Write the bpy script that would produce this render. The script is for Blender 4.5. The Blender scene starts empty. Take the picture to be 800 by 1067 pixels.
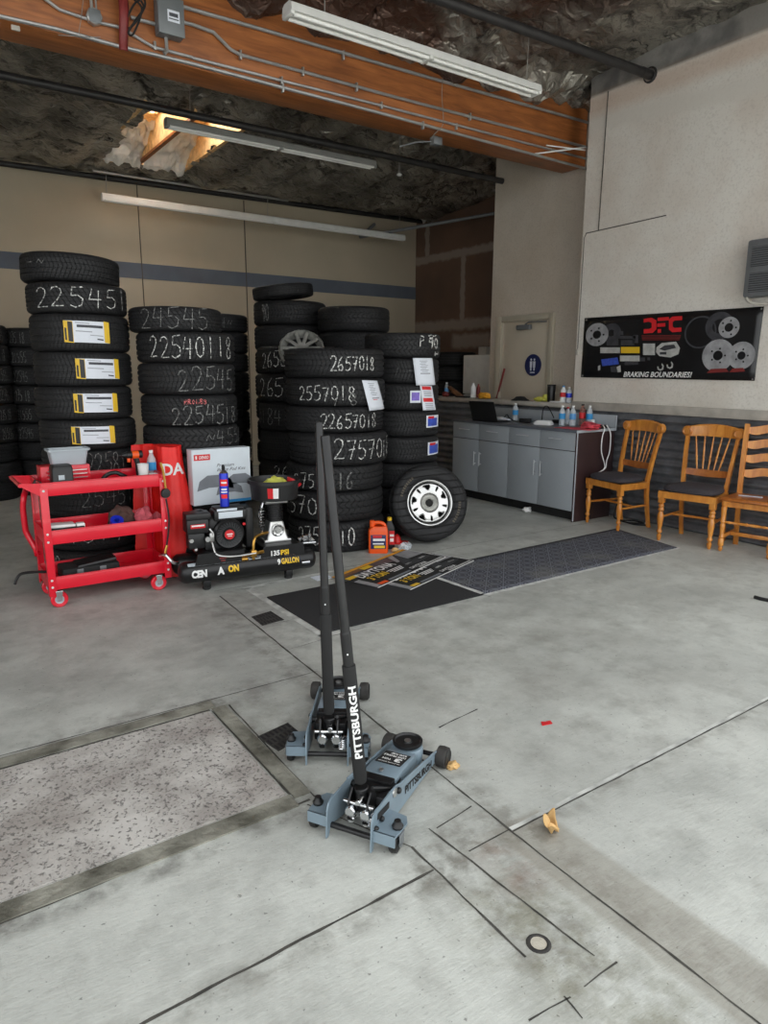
import bpy, bmesh, math, random
from math import sin, cos, pi, radians, atan2, sqrt, hypot
from mathutils import Vector, Matrix, noise, Euler
random.seed(7)
SC = bpy.context.scene
COL = SC.collection

# ---------------------------------------------------------------- camera
FPX, CAMZ = 722.2, 1.5
YAW, PITCH, ROLL = 0.60755, 0.20199, 0.00398
_fw = Vector((sin(YAW)*cos(PITCH), cos(YAW)*cos(PITCH), -sin(PITCH)))
_r0 = Vector((cos(YAW), -sin(YAW), 0)); _u0 = _r0.cross(_fw)
_r = _r0*cos(ROLL)+_u0*sin(ROLL); _u = _u0*cos(ROLL)-_r0*sin(ROLL)
EYE = Vector((0, 0, CAMZ))
cam = bpy.data.cameras.new('camera'); cam.sensor_fit = 'VERTICAL'; cam.sensor_height = 36
cam.lens = 36*FPX/1067; cam.clip_end = 200
co = bpy.data.objects.new('camera', cam); COL.objects.link(co)
mw = Matrix((_r, _u, -_fw)).transposed().to_4x4(); mw.translation = EYE
co.matrix_world = mw; SC.camera = co

def at(px, py, ax, v):
    """world point on the plane axis=v that the photograph shows at pixel px,py"""
    d = _fw*FPX+_r*(px-400)-_u*(py-533.5)
    i = 'xyz'.index(ax); t = (v-EYE[i])/d[i]
    return EYE+d*t
def proj_y(p):
    d = Vector(p)-EYE; z = d.dot(_fw)
    return 533.5-FPX*d.dot(_u)/z

# ---------------------------------------------------------------- materials
def newmat(name):
    m = bpy.data.materials.new(name); m.use_nodes = True
    nt = m.node_tree; return m, nt, nt.nodes['Principled BSDF']
def N(nt, t, **kw):
    n = nt.nodes.new(t)
    for k, v in kw.items(): setattr(n, k, v)
    return n
def rgb(c): return (c[0], c[1], c[2], 1)
def S(r, g, b):
    f = lambda c: (c/255/12.92 if c/255 <= .04045 else ((c/255+.055)/1.055)**2.4)
    return (f(r), f(g), f(b))
def mat(name, col, rough=.5, metal=0, var=.0, scale=8, bump=0, bscale=40, col2=None, coat=0, spec=None, detail=4):
    m, nt, b = newmat(name)
    b.inputs['Base Color'].default_value = rgb(col); b.inputs['Roughness'].default_value = rough
    b.inputs['Metallic'].default_value = metal
    if coat: b.inputs['Coat Weight'].default_value = coat
    if spec is not None: b.inputs['Specular IOR Level'].default_value = spec
    tc = N(nt, 'ShaderNodeTexCoord')
    if var or col2:
        no = N(nt, 'ShaderNodeTexNoise'); no.inputs['Scale'].default_value = scale; no.inputs['Detail'].default_value = detail
        nt.links.new(tc.outputs['Object'], no.inputs['Vector'])
        cr = N(nt, 'ShaderNodeValToRGB'); cr.color_ramp.elements[0].position = .35; cr.color_ramp.elements[1].position = .65
        a = tuple(c*(1-var) for c in col); c2 = col2 or tuple(min(1, c*(1+var)) for c in col)
        cr.color_ramp.elements[0].color = rgb(a); cr.color_ramp.elements[1].color = rgb(c2)
        nt.links.new(no.outputs['Fac'], cr.inputs['Fac']); nt.links.new(cr.outputs['Color'], b.inputs['Base Color'])
    if bump:
        n2 = N(nt, 'ShaderNodeTexNoise'); n2.inputs['Scale'].default_value = bscale; n2.inputs['Detail'].default_value = 5
        nt.links.new(tc.outputs['Object'], n2.inputs['Vector'])
        bp = N(nt, 'ShaderNodeBump'); bp.inputs['Strength'].default_value = bump; bp.inputs['Distance'].default_value = .02
        nt.links.new(n2.outputs['Fac'], bp.inputs['Height']); nt.links.new(bp.outputs['Normal'], b.inputs['Normal'])
    return m

class NB:
    """small node-graph helper"""
    def __init__(s, nt): s.nt = nt
    def lk(s, v, inp):
        if isinstance(v, (int, float)): inp.default_value = v
        elif isinstance(v, tuple): inp.default_value = rgb(v) if len(inp.default_value) == 4 else v
        else: s.nt.links.new(v, inp)
    def m(s, op, a, b=0.0, c=None):
        n = N(s.nt, 'ShaderNodeMath', operation=op); s.lk(a, n.inputs[0]); s.lk(b, n.inputs[1])
        if c is not None: s.lk(c, n.inputs[2])
        return n.outputs[0]
    def noise(s, vec, scale, detail=4, rough=.5, dist=0):
        n = N(s.nt, 'ShaderNodeTexNoise'); s.lk(vec, n.inputs['Vector']); n.inputs['Scale'].default_value = scale
        n.inputs['Detail'].default_value = detail; n.inputs['Roughness'].default_value = rough; n.inputs['Distortion'].default_value = dist
        return n.outputs['Fac']
    def mix(s, f, a, b, bt='MIX'):
        n = N(s.nt, 'ShaderNodeMix', data_type='RGBA', blend_type=bt)
        s.lk(f, n.inputs[0]); s.lk(a, n.inputs[6]); s.lk(b, n.inputs[7]); return n.outputs[2]
    def ramp(s, f, lo, hi):
        n = N(s.nt, 'ShaderNodeMapRange'); n.clamp = True
        s.lk(f, n.inputs[0]); n.inputs[1].default_value = lo; n.inputs[2].default_value = hi
        return n.outputs[0]
    def step(s, v, lo, hi, soft=.02):   # soft box mask
        return s.m('MULTIPLY', s.ramp(v, lo-soft, lo+soft), s.m('SUBTRACT', 1.0, s.ramp(v, hi-soft, hi+soft)))
    def bump(s, h, strength, dist, b):
        n = N(s.nt, 'ShaderNodeBump'); n.inputs['Strength'].default_value = strength; n.inputs['Distance'].default_value = dist
        s.lk(h, n.inputs['Height']); s.nt.links.new(n.outputs['Normal'], b.inputs['Normal'])
    def objc(s):
        tc = N(s.nt, 'ShaderNodeTexCoord'); return tc.outputs['Object']
    def geo(s):
        g = N(s.nt, 'ShaderNodeNewGeometry'); return g.outputs['Position']
    def sep(s, v):
        n = N(s.nt, 'ShaderNodeSeparateXYZ'); s.lk(v, n.inputs[0]); return n.outputs
    def scale(s, v, x, y, z):
        n = N(s.nt, 'ShaderNodeMapping'); s.lk(v, n.inputs[0]); n.inputs['Scale'].default_value = (x, y, z); return n.outputs[0]

# concrete floor: worn, trowelled, stains along the old door line
def concrete(name, base, dark, stains=True):
    m, nt, b = newmat(name); q = NB(nt); p = q.objc(); x, y, z = q.sep(p)
    n1 = q.noise(p, 1.1, 6, .6, .4); n2 = q.noise(p, 6, 6, .65); n3 = q.noise(q.scale(p, 1, 3.2, 1), 22, 4, .7)
    c = q.mix(q.ramp(n1, .38, .66), base, tuple(v*.74 for v in base))
    c = q.mix(q.m('MULTIPLY', q.ramp(n2, .5, .72), .45), c, dark)
    c = q.mix(q.m('MULTIPLY', q.ramp(n3, .6, .8), .3), c, tuple(v*.6 for v in base))
    n5 = q.noise(p, 2.6, 10, .78); c = q.mix(q.m('MULTIPLY', q.ramp(n5, .47, .62), .5), c, tuple(v*.62 for v in base))
    n6 = q.noise(q.scale(p, 9, 1.2, 1), 6, 6, .75, 1.5); c = q.mix(q.m('MULTIPLY', q.ramp(n6, .62, .7), .35), c, (.2, .195, .18))
    n7 = q.noise(q.scale(p, 1.2, 8, 1), 7, 6, .75, 1.2); c = q.mix(q.m('MULTIPLY', q.ramp(n7, .6, .7), .3), c, (.22, .215, .2))
    vo = q.noise(p, 60, 2, .5); c = q.mix(q.m('MULTIPLY', q.ramp(vo, .68, .74), .55), c, (.06, .06, .055))
    if stains:
        def patch(x0, x1, y0, y1, amt, col, soft=.12, sc=5, lo=.4, hi=.62):
            nonlocal c
            k = q.m('MULTIPLY', q.step(x, x0, x1, soft), q.step(y, y0, y1, soft))
            k = q.m('MULTIPLY', k, q.ramp(q.noise(p, sc, 5, .65), lo, hi)); c = q.mix(q.m('MULTIPLY', k, amt), c, col)
        for x0, x1, y0, y1 in ((1.45, 1.62, 1.4, 4.3), (1.1, 1.6, 1.36, 1.5), (1.15, 1.42, .85, 1.62), (-4, 1.2, 1.36, 1.46), (1.5, 1.64, -1, 1.45), (1.5, 5, 1.38, 1.44)):
            patch(x0, x1, y0, y1, .55, (.17, .16, .135), .03, 10, .42, .62)
        patch(.95, 1.5, 2.1, 2.75, .5, (.2, .195, .165), .1, 7)
        patch(1.9, 3.2, 1.5, 2.7, .35, (.24, .225, .2), .3, 3)
        patch(1.12, 1.45, .62, 1.3, .6, (.17, .16, .10), .1, 9)
        patch(1.33, 1.47, 1.2, 1.45, .55, (.20, .11, .07), .05, 7)
        patch(1.46, 1.68, -2, 1.47, .5, (.24, .215, .17), .012, 3, .1, .3)
        patch(1.3, 1.56, 1.42, 1.6, .4, (.2, .19, .16), .04, 8)
        patch(-6, 1.6, 2.75, 3.0, .55, (.16, .155, .14), .05, 6)
        patch(-6, 1.1, 1.88, 2.03, .75, (.13, .125, .11), .02, 7)
        patch(1.0, 1.12, 2.0, 2.85, .6, (.15, .145, .12), .03, 8)
        patch(-6, 1.1, 2.8, 2.9, .75, (.11, .105, .09), .015, 8)
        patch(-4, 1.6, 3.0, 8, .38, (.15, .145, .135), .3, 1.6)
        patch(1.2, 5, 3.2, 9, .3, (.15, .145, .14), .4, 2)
        patch(1.64, 1.9, 3.2, 4.4, .5, (.2, .195, .18), .03, 9)
        patch(1.7, 4, 2.2, 3.3, .3, (.2, .19, .16), .2, 4)
    nt.links.new(c, b.inputs['Base Color'])
    nt.links.new(q.m('ADD', .42, q.m('MULTIPLY', n2, .35)), b.inputs['Roughness'])
    q.bump(q.m('ADD', n3, q.m('MULTIPLY', n2, .8)), .25, .01, b)
    return m
M = {}
M['concrete'] = concrete('concrete', S(199, 201, 194), (.24, .235, .21))
M['curb'] = mat('concrete_curb', S(150, 148, 136), .85, scale=7, bump=.5, col2=S(86, 84, 74), detail=8)
M['apron'] = mat('concrete_apron', S(176, 170, 156), .75, var=.22, scale=6, bump=.3)
def slabmat():
    m, nt, b = newmat('pitted_slab'); q = NB(nt); p = q.objc()
    n1 = q.noise(p, 3.5, 6, .65); n2 = q.noise(p, 72, 2, .55); n3 = q.noise(p, 1.2, 3, .5)
    c = q.mix(q.ramp(n1, .38, .62), S(198, 194, 188), S(158, 152, 146))
    c = q.mix(q.m('MULTIPLY', q.ramp(n3, .5, .68), .5), c, S(128, 118, 110))
    pit = q.m('MAXIMUM', q.ramp(n2, .57, .66), q.m('MULTIPLY', q.ramp(q.noise(p, 95, 2, .5), .6, .68), q.ramp(n1, .4, .6))); c = q.mix(q.m('MULTIPLY', pit, .72), c, (.085, .08, .072))
    nt.links.new(c, b.inputs['Base Color']); b.inputs['Roughness'].default_value = .85
    q.bump(q.m('SUBTRACT', n1, pit), .5, .012, b); return m
M['slab'] = slabmat()
M['joint'] = mat('joint_dirt', (.062, .058, .05), .9, var=.4, scale=14)
M['lightjoint'] = mat('joint_sealant', S(188, 189, 184), .7, var=.3, scale=12)
# plaster wall with patched areas
def plaster(name, base, alt, band=True):
    m, nt, b = newmat(name); q = NB(nt); p = q.objc(); x, y, z = q.sep(p)
    n1 = q.noise(p, .9, 4, .6); n2 = q.noise(p, 55, 3, .6); n3 = q.noise(p, 120, 2, .5)
    c = q.mix(q.ramp(n1, .42, .62), base, alt)
    c = q.mix(q.m('MULTIPLY', q.ramp(n2, .5, .66), .35), c, tuple(v*.72 for v in alt))
    if band:
        zz = q.m('ADD', z, q.m('MULTIPLY', y, -.09))
        c = q.mix(q.m('MULTIPLY', q.step(zz, 3.42, 3.56, .03), .7), c, S(214, 208, 198))
        c = q.mix(q.m('MULTIPLY', q.step(zz, 1.88, 2.02, .05), .45), c, S(214, 208, 198))
        # unpainted grey-brown band up at the roof
        c = q.mix(q.m('MULTIPLY', q.ramp(z, 4.19, 4.22), q.m('ADD', .75, q.m('MULTIPLY', q.ramp(q.noise(p, 4, 3), .4, .6), .2))), c, S(92, 90, 88))
        c = q.mix(q.m('MULTIPLY', q.step(z, 4.02, 4.2, .05), .4), c, S(190, 150, 118))
        c = q.mix(q.m('MULTIPLY', q.m('SUBTRACT', 1.0, q.ramp(z, 1.18, 1.34)), q.m('MULTIPLY', q.ramp(n1, .35, .6), .6)), c, S(196, 192, 180))
    nt.links.new(c, b.inputs['Base Color']); b.inputs['Roughness'].default_value = .85
    q.bump(q.m('ADD', n2, n3), .3, .006, b); return m
M['plaster'] = plaster('plaster', S(224, 219, 210), S(212, 202, 190))
M['office'] = plaster('office_plaster', S(196, 186, 172), S(184, 172, 156), band=False)
M['backwall'] = mat('back_wall_paint', S(180, 168, 147), .8, var=.06, scale=1.2, bump=.1, bscale=70)
M['stripe'] = mat('stripe_paint', S(96, 102, 112), .8, var=.08, scale=3)
M['seam'] = mat('panel_seam', S(84, 78, 70), .9, var=.1)
def drywall():
    m, nt, b = newmat('bare_drywall'); q = NB(nt); p = q.objc(); x, y, z = q.sep(p)
    c = q.mix(q.ramp(q.noise(p, 1.3, 4), .4, .65), S(112, 86, 70), S(96, 76, 64))
    w = q.m('MULTIPLY', q.noise(p, 9, 3), .08)
    zz = q.m('ADD', z, w); yy = q.m('ADD', y, w)
    tape = q.m('MAXIMUM', q.step(zz, 3.34, 3.46, .02), q.step(zz, 2.2, 2.36, .03))
    tape = q.m('MAXIMUM', tape, q.m('MULTIPLY', q.step(yy, 9.86, 9.98, .015), q.step(z, 3.4, 3.9, .02)))
    tape = q.m('MAXIMUM', tape, q.m('MULTIPLY', q.step(yy, 8.92, 9.03, .015), q.step(z, 2.25, 3.4, .02)))
    tape = q.m('MAXIMUM', tape, q.m('MULTIPLY', q.step(yy, 8.3, 9.2, .05), q.step(zz, 1.9, 2.12, .03)))
    c = q.mix(q.m('MULTIPLY', tape, .6), c, S(170, 158, 146))
    nt.links.new(c, b.inputs['Base Color']); b.inputs['Roughness'].default_value = .9; return m
M['drywall'] = drywall()
def corr():
    m, nt, b = newmat('galvanised_sheet'); q = NB(nt); p = q.objc()
    c = q.mix(q.ramp(q.noise(p, 5, 5, .6), .35, .65), S(128, 131, 136), S(96, 98, 102))
    nt.links.new(c, b.inputs['Base Color']); b.inputs['Metallic'].default_value = .55; b.inputs['Roughness'].default_value = .48; return m
M['corr'] = corr()
M['ledge'] = mat('ledge_wood', S(176, 170, 160), .7, var=.15, scale=7)
def foil():
    m, nt, b = newmat('foil_insulation'); q = NB(nt); p = q.geo(); x, y, z = q.sep(p)
    n1 = q.noise(p, 1.3, 4, .55, .6); w = q.noise(p, 3.0, 4, .6)
    wx = q.m('ADD', x, q.m('MULTIPLY', w, .9)); wy = q.m('ADD', y, q.m('MULTIPLY', w, .7))
    def comb(a, b_, c_):
        n = N(nt, 'ShaderNodeCombineXYZ'); q.lk(a, n.inputs[0]); q.lk(b_, n.inputs[1]); q.lk(c_, n.inputs[2]); return n.outputs[0]
    pw = comb(q.m('MULTIPLY', wx, .9), q.m('MULTIPLY', wy, 3.0), z)
    def ridge(v, sc, det, rough=.5):
        n = q.noise(v, sc, det, rough); return q.m('ABSOLUTE', q.m('SUBTRACT', q.m('MULTIPLY', n, 2.0), 1.0))
    r1 = ridge(pw, 2.0, 1.5); r2 = ridge(pw, 5.0, 1.5, .5)
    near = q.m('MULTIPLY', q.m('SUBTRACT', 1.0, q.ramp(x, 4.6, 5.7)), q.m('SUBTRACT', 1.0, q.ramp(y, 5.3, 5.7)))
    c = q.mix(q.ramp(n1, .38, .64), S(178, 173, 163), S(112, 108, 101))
    dk = q.m('MULTIPLY', q.m('SUBTRACT', 1.0, q.ramp(r1, .02, .16)), q.ramp(w, .42, .58)); c = q.mix(q.m('MULTIPLY', dk, .9), c, (.02, .018, .017))  # fold shade painted in: creases darkened here and in the finer pass below
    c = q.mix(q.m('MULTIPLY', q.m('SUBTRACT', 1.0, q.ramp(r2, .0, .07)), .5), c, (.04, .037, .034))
    c = q.mix(q.m('MULTIPLY', near, q.m('MULTIPLY', q.ramp(n1, .34, .5), .85)), c, S(88, 58, 46))  # reddish reflection of the beam painted into the foil colour
    c = q.mix(q.m('MULTIPLY', q.ramp(r1, .62, .72), .9), c, S(232, 230, 226))  # white highlights painted along the tops of the folds
    nt.links.new(c, b.inputs['Base Color']); b.inputs['Metallic'].default_value = .6; b.inputs['Roughness'].default_value = .33
    q.bump(q.m('ADD', q.m('MULTIPLY', r1, 1.2), q.m('MULTIPLY', r2, .3)), .5, .06, b); return m
M['foil'] = foil()
M['litfoil'] = mat('lit_foil', S(240, 239, 236), .3, .35, bump=1.0, bscale=12)  # lighter copy of the roof foil, skylight brightness put into its colour
def wood(name, a, b_, sx=1.5, sy=14, sz=14, rough=.5, coat=0):
    m, nt, b = newmat(name); q = NB(nt); p = q.objc()
    n1 = q.noise(q.scale(p, sx, sy, sz), 1.6, 5, .6, .8); n2 = q.noise(p, 2, 3)
    c = q.mix(q.ramp(n1, .35, .66), a, b_); c = q.mix(q.m('MULTIPLY', q.ramp(n2, .55, .72), .4), c, tuple(v*.5 for v in b_))
    nt.links.new(c, b.inputs['Base Color']); b.inputs['Roughness'].default_value = rough
    if coat: b.inputs['Coat Weight'].default_value = coat; b.inputs['Coat Roughness'].default_value = .2
    return m
M['beam'] = wood('beam_wood', S(174, 106, 56), S(132, 76, 38))
M['osb'] = mat('osb', S(240, 200, 146), .7, var=.2, scale=18)
M['oak'] = wood('golden_oak', S(222, 150, 64), S(190, 114, 42), 10, 10, 2.5, .3, .4)
M['oakdark'] = wood('oak_rail', S(186, 112, 50), S(156, 86, 34), 3, 10, 10, .3, .4)
M['white_metal'] = mat('white_enamel', S(226, 226, 222), .4, var=.05)
M['grey_enamel'] = mat('grey_enamel', S(150, 150, 146), .45, var=.08)
M['tube'] = mat('lamp_tube', S(236, 236, 232), .2)
M['galv'] = mat('conduit_steel', S(176, 176, 174), .38, .7, var=.1)
M['blackpipe'] = mat('black_pipe', S(48, 46, 46), .5, .3, var=.2)
M['wire'] = mat('wire', S(150, 148, 144), .5, .3)
M['boxgrey'] = mat('box_grey', S(120, 124, 126), .5, .3, var=.06)
M['black'] = mat('black_plastic', (.009, .009, .0095), .45, var=.2)
M['softblack'] = mat('black_rubber', (.011, .011, .011), .8, var=.2)
M['blackmetal'] = mat('black_steel', (.012, .012, .0125), .35, .2, var=.2, scale=20)
M['red'] = mat('red_enamel', S(222, 22, 46), .3, 0, var=.05, scale=4, coat=.3)
M['redcloth'] = mat('red_vinyl', S(228, 34, 30), .45, var=.08, scale=5, bump=.2, bscale=20)
M['redrag'] = mat('red_rag', S(184, 82, 92), .95, var=.2, scale=30, bump=.5)
M['pinkrag'] = mat('pink_rag', S(206, 74, 86), .95, var=.2, scale=30, bump=.5)
M['brownrag'] = mat('brown_rag', S(82, 60, 54), .95, var=.25, scale=30, bump=.5)
M['yellow'] = mat('yellow', S(226, 184, 40), .5, var=.06)
M['paleyellow'] = mat('lime_yellow', S(196, 196, 84), .6, var=.2, scale=20)
M['orangey'] = mat('orange_yellow', S(226, 160, 40), .6, var=.2, scale=20)
M['white'] = mat('white', S(232, 232, 230), .5, var=.03)
M['paper'] = mat('paper', S(222, 226, 234), .7, var=.03)
M['print'] = mat('print_ink', S(70, 72, 78), .7)
M['printpale'] = mat('pale_print', S(150, 154, 162), .7)
M['printred'] = mat('red_ink', S(206, 34, 40), .5)
M['printblue'] = mat('blue_ink', S(60, 84, 180), .5, var=.15, scale=40)
M['chrome'] = mat('chrome', S(210, 212, 214), .15, 1)
M['handle_steel'] = mat('handle_steel', S(206, 208, 211), .3, .3)
M['alu'] = mat('aluminium', S(196, 196, 194), .3, .9, var=.1)
M['brass'] = mat('brass', S(196, 150, 72), .3, .9)
M['jackblue'] = mat('slate_blue_enamel', S(124, 141, 152), .38, .1, var=.06, scale=12, coat=.15)
M['cab'] = mat('cabinet_grey', S(158, 164, 169), .42, var=.03, scale=3)
M['cabedge'] = mat('cabinet_edge', S(176, 182, 188), .4)
M['cabside'] = mat('cabinet_side', S(54, 36, 36), .4, var=.12, scale=6)
M['worktop'] = mat('worktop', S(92, 96, 104), .35, var=.08, scale=12)
M['fabric'] = mat('charcoal_fabric', S(60, 56, 60), .95, var=.15, scale=60, bump=.3, bscale=200)
M['mat1'] = mat('black_carpet', (.02, .02, .021), .95, var=.25, scale=90, bump=.5, bscale=240)
def matpat():
    m, nt, b = newmat('patterned_mat'); q = NB(nt); p = q.objc(); x, y, z = q.sep(p)
    s = .17
    u = q.m('SUBTRACT', q.m('FRACT', q.m('DIVIDE', q.m('ADD', x, y), s)), .5); v = q.m('SUBTRACT', q.m('FRACT', q.m('DIVIDE', q.m('SUBTRACT', x, y), s)), .5)
    r = q.m('SQRT', q.m('ADD', q.m('MULTIPLY', u, u), q.m('MULTIPLY', v, v)))
    ring = q.m('MAXIMUM', q.step(r, .36, .44, .02), q.step(r, .18, .24, .02))
    dia = q.m('MAXIMUM', q.m('GREATER_THAN', q.m('ABSOLUTE', u), .465), q.m('GREATER_THAN', q.m('ABSOLUTE', v), .465))
    k = q.m('MAXIMUM', ring, dia)
    c = q.mix(k, S(58, 60, 68), S(106, 108, 116)); c = q.mix(q.m('MULTIPLY', q.ramp(q.noise(p, 3, 4), .5, .7), .4), c, S(120, 118, 112))
    nt.links.new(c, b.inputs['Base Color']); b.inputs['Roughness'].default_value = .95
    q.bump(k, .5, .004, b); return m
M['mat2'] = matpat()
M['fringe'] = mat('frayed_edge', S(206, 206, 202), .9, var=.2, scale=20)
M['dirtyalu'] = mat('dusty_alloy', S(150, 150, 144), .5, .5, var=.25, scale=16, bump=.3)
def rubber(name, pat):
    m, nt, b = newmat(name); q = NB(nt); p = q.objc(); x, y, z = q.sep(p)
    ang = q.m('ARCTAN2', y, x); r = q.m('SQRT', q.m('ADD', q.m('MULTIPLY', x, x), q.m('MULTIPLY', y, y)))
    az = q.m('ABSOLUTE', z)
    if pat == 0: ph = q.m('FRACT', q.m('ADD', q.m('MULTIPLY', ang, 11.46), q.m('MULTIPLY', az, 12.0)))
    elif pat == 1: ph = q.m('FRACT', q.m('ADD', q.m('MULTIPLY', ang, 9.55), q.m('MULTIPLY', z, 16.0)))
    else:
        ph = q.m('FRACT', q.m('ADD', q.m('MULTIPLY', ang, 7.96), q.m('MULTIPLY', q.m('SINE', q.m('MULTIPLY', z, 90.0)), .35)))
    sip = q.step(ph, .06, .2 if pat < 2 else .26, .05)
    on = q.m('MULTIPLY', sip, q.ramp(r, .325, .331))
    dust = q.ramp(q.noise(p, 7, 5, .6), .45, .72)
    c = q.mix(q.m('MULTIPLY', dust, .7), (.011, .011, .012), (.020, .020, .021))
    c = q.mix(on, c, (.004, .004, .004))
    nt.links.new(c, b.inputs['Base Color']); b.inputs['Roughness'].default_value = .62; b.inputs['Specular IOR Level'].default_value = .38
    q.bump(q.m('SUBTRACT', 1.0, on), .7, .006, b); return m
RUB = [rubber('tire_rubber_%s' % n, i) for i, n in enumerate(('fine', 'slant', 'zigzag'))]
def chalk(name, col):
    m, nt, b = newmat(name); q = NB(nt); p = q.objc()
    c = q.mix(q.ramp(q.noise(p, 70, 3, .7), .40, .56), (.03, .03, .03), col)
    nt.links.new(c, b.inputs['Base Color']); b.inputs['Roughness'].default_value = .95; return m
M['chalk'] = chalk('white_chalk', S(214, 214, 210)); M['chalkdim'] = chalk('faded_chalk', S(130, 130, 128)); M['chalkpink'] = chalk('pink_chalk', S(226, 120, 120))
def clear(name, col, rough=.05):
    m, nt, b = newmat(name); b.inputs['Base Color'].default_value = rgb(col); b.inputs['Roughness'].default_value = rough
    b.inputs['Alpha'].default_value = .42; b.inputs['Roughness'].default_value = .12; return m
M['pet'] = clear('clear_plastic', (.80, .86, .90)); M['cola'] = clear('dark_drink', (.35, .12, .08)); M['petblue'] = mat('bottle_label', S(84, 150, 206), .4)
M['navy'] = mat('navy', S(28, 36, 84), .4); M['can_blue'] = mat('can_blue', S(28, 50, 190), .3, .2)
M['orange'] = mat('jug_orange', S(238, 88, 24), .4, var=.04); M['tubgrey'] = mat('tub_plastic', S(176, 184, 190), .4, var=.03)
M['box'] = mat('box_card', S(206, 214, 220), .6, var=.03); M['boxdark'] = mat('pad_grey', S(120, 124, 130), .6, var=.1)
M['skyblue'] = mat('sky_blue', S(40, 140, 200), .5); M['vinylblack'] = mat('banner_black', (.008, .008, .009), .35, var=.4, scale=3)
M['rotor'] = mat('rotor_print', S(150, 150, 152), .45, var=.2, scale=14); M['rotordark'] = mat('rotor_dark', S(62, 62, 66), .45, var=.2, scale=14)
M['casting'] = mat('casting_print', S(176, 176, 172), .5, var=.15, scale=16)
M['leafm'] = mat('dry_leaf', S(206, 168, 112), .8, var=.22, scale=20)
M['brown'] = mat('brown_wood', S(120, 82, 54), .7, var=.2); M['darkred'] = mat('dark_red', S(120, 40, 38), .5, var=.1)
M['iron'] = mat('cast_iron', S(62, 60, 58), .75, .3, var=.3, scale=20)
M['purple'] = mat('purple_label', S(120, 96, 190), .5, var=.2, scale=30)
M['doorpaint'] = mat('door_paint', S(196, 186, 168), .5, var=.04, scale=3)
M['frame'] = mat('frame_paint', S(178, 170, 152), .5, var=.05, scale=3)
M['acgrey'] = mat('grille_grey', S(118, 120, 122), .5, .2, var=.08)
M['acdark'] = mat('grille_dark', S(54, 56, 58), .7)
M['asphalt'] = mat('outside_paving', S(92, 92, 90), .9, var=.15, scale=3)
def acryl():
    m, nt, b = newmat('skylight_acrylic'); out = nt.nodes['Material Output']
    tr = N(nt, 'ShaderNodeBsdfTranslucent'); tr.inputs[0].default_value = (.95, .95, .95, 1)
    nt.links.new(tr.outputs[0], out.inputs[0]); return m
M['acrylic'] = acryl()

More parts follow.
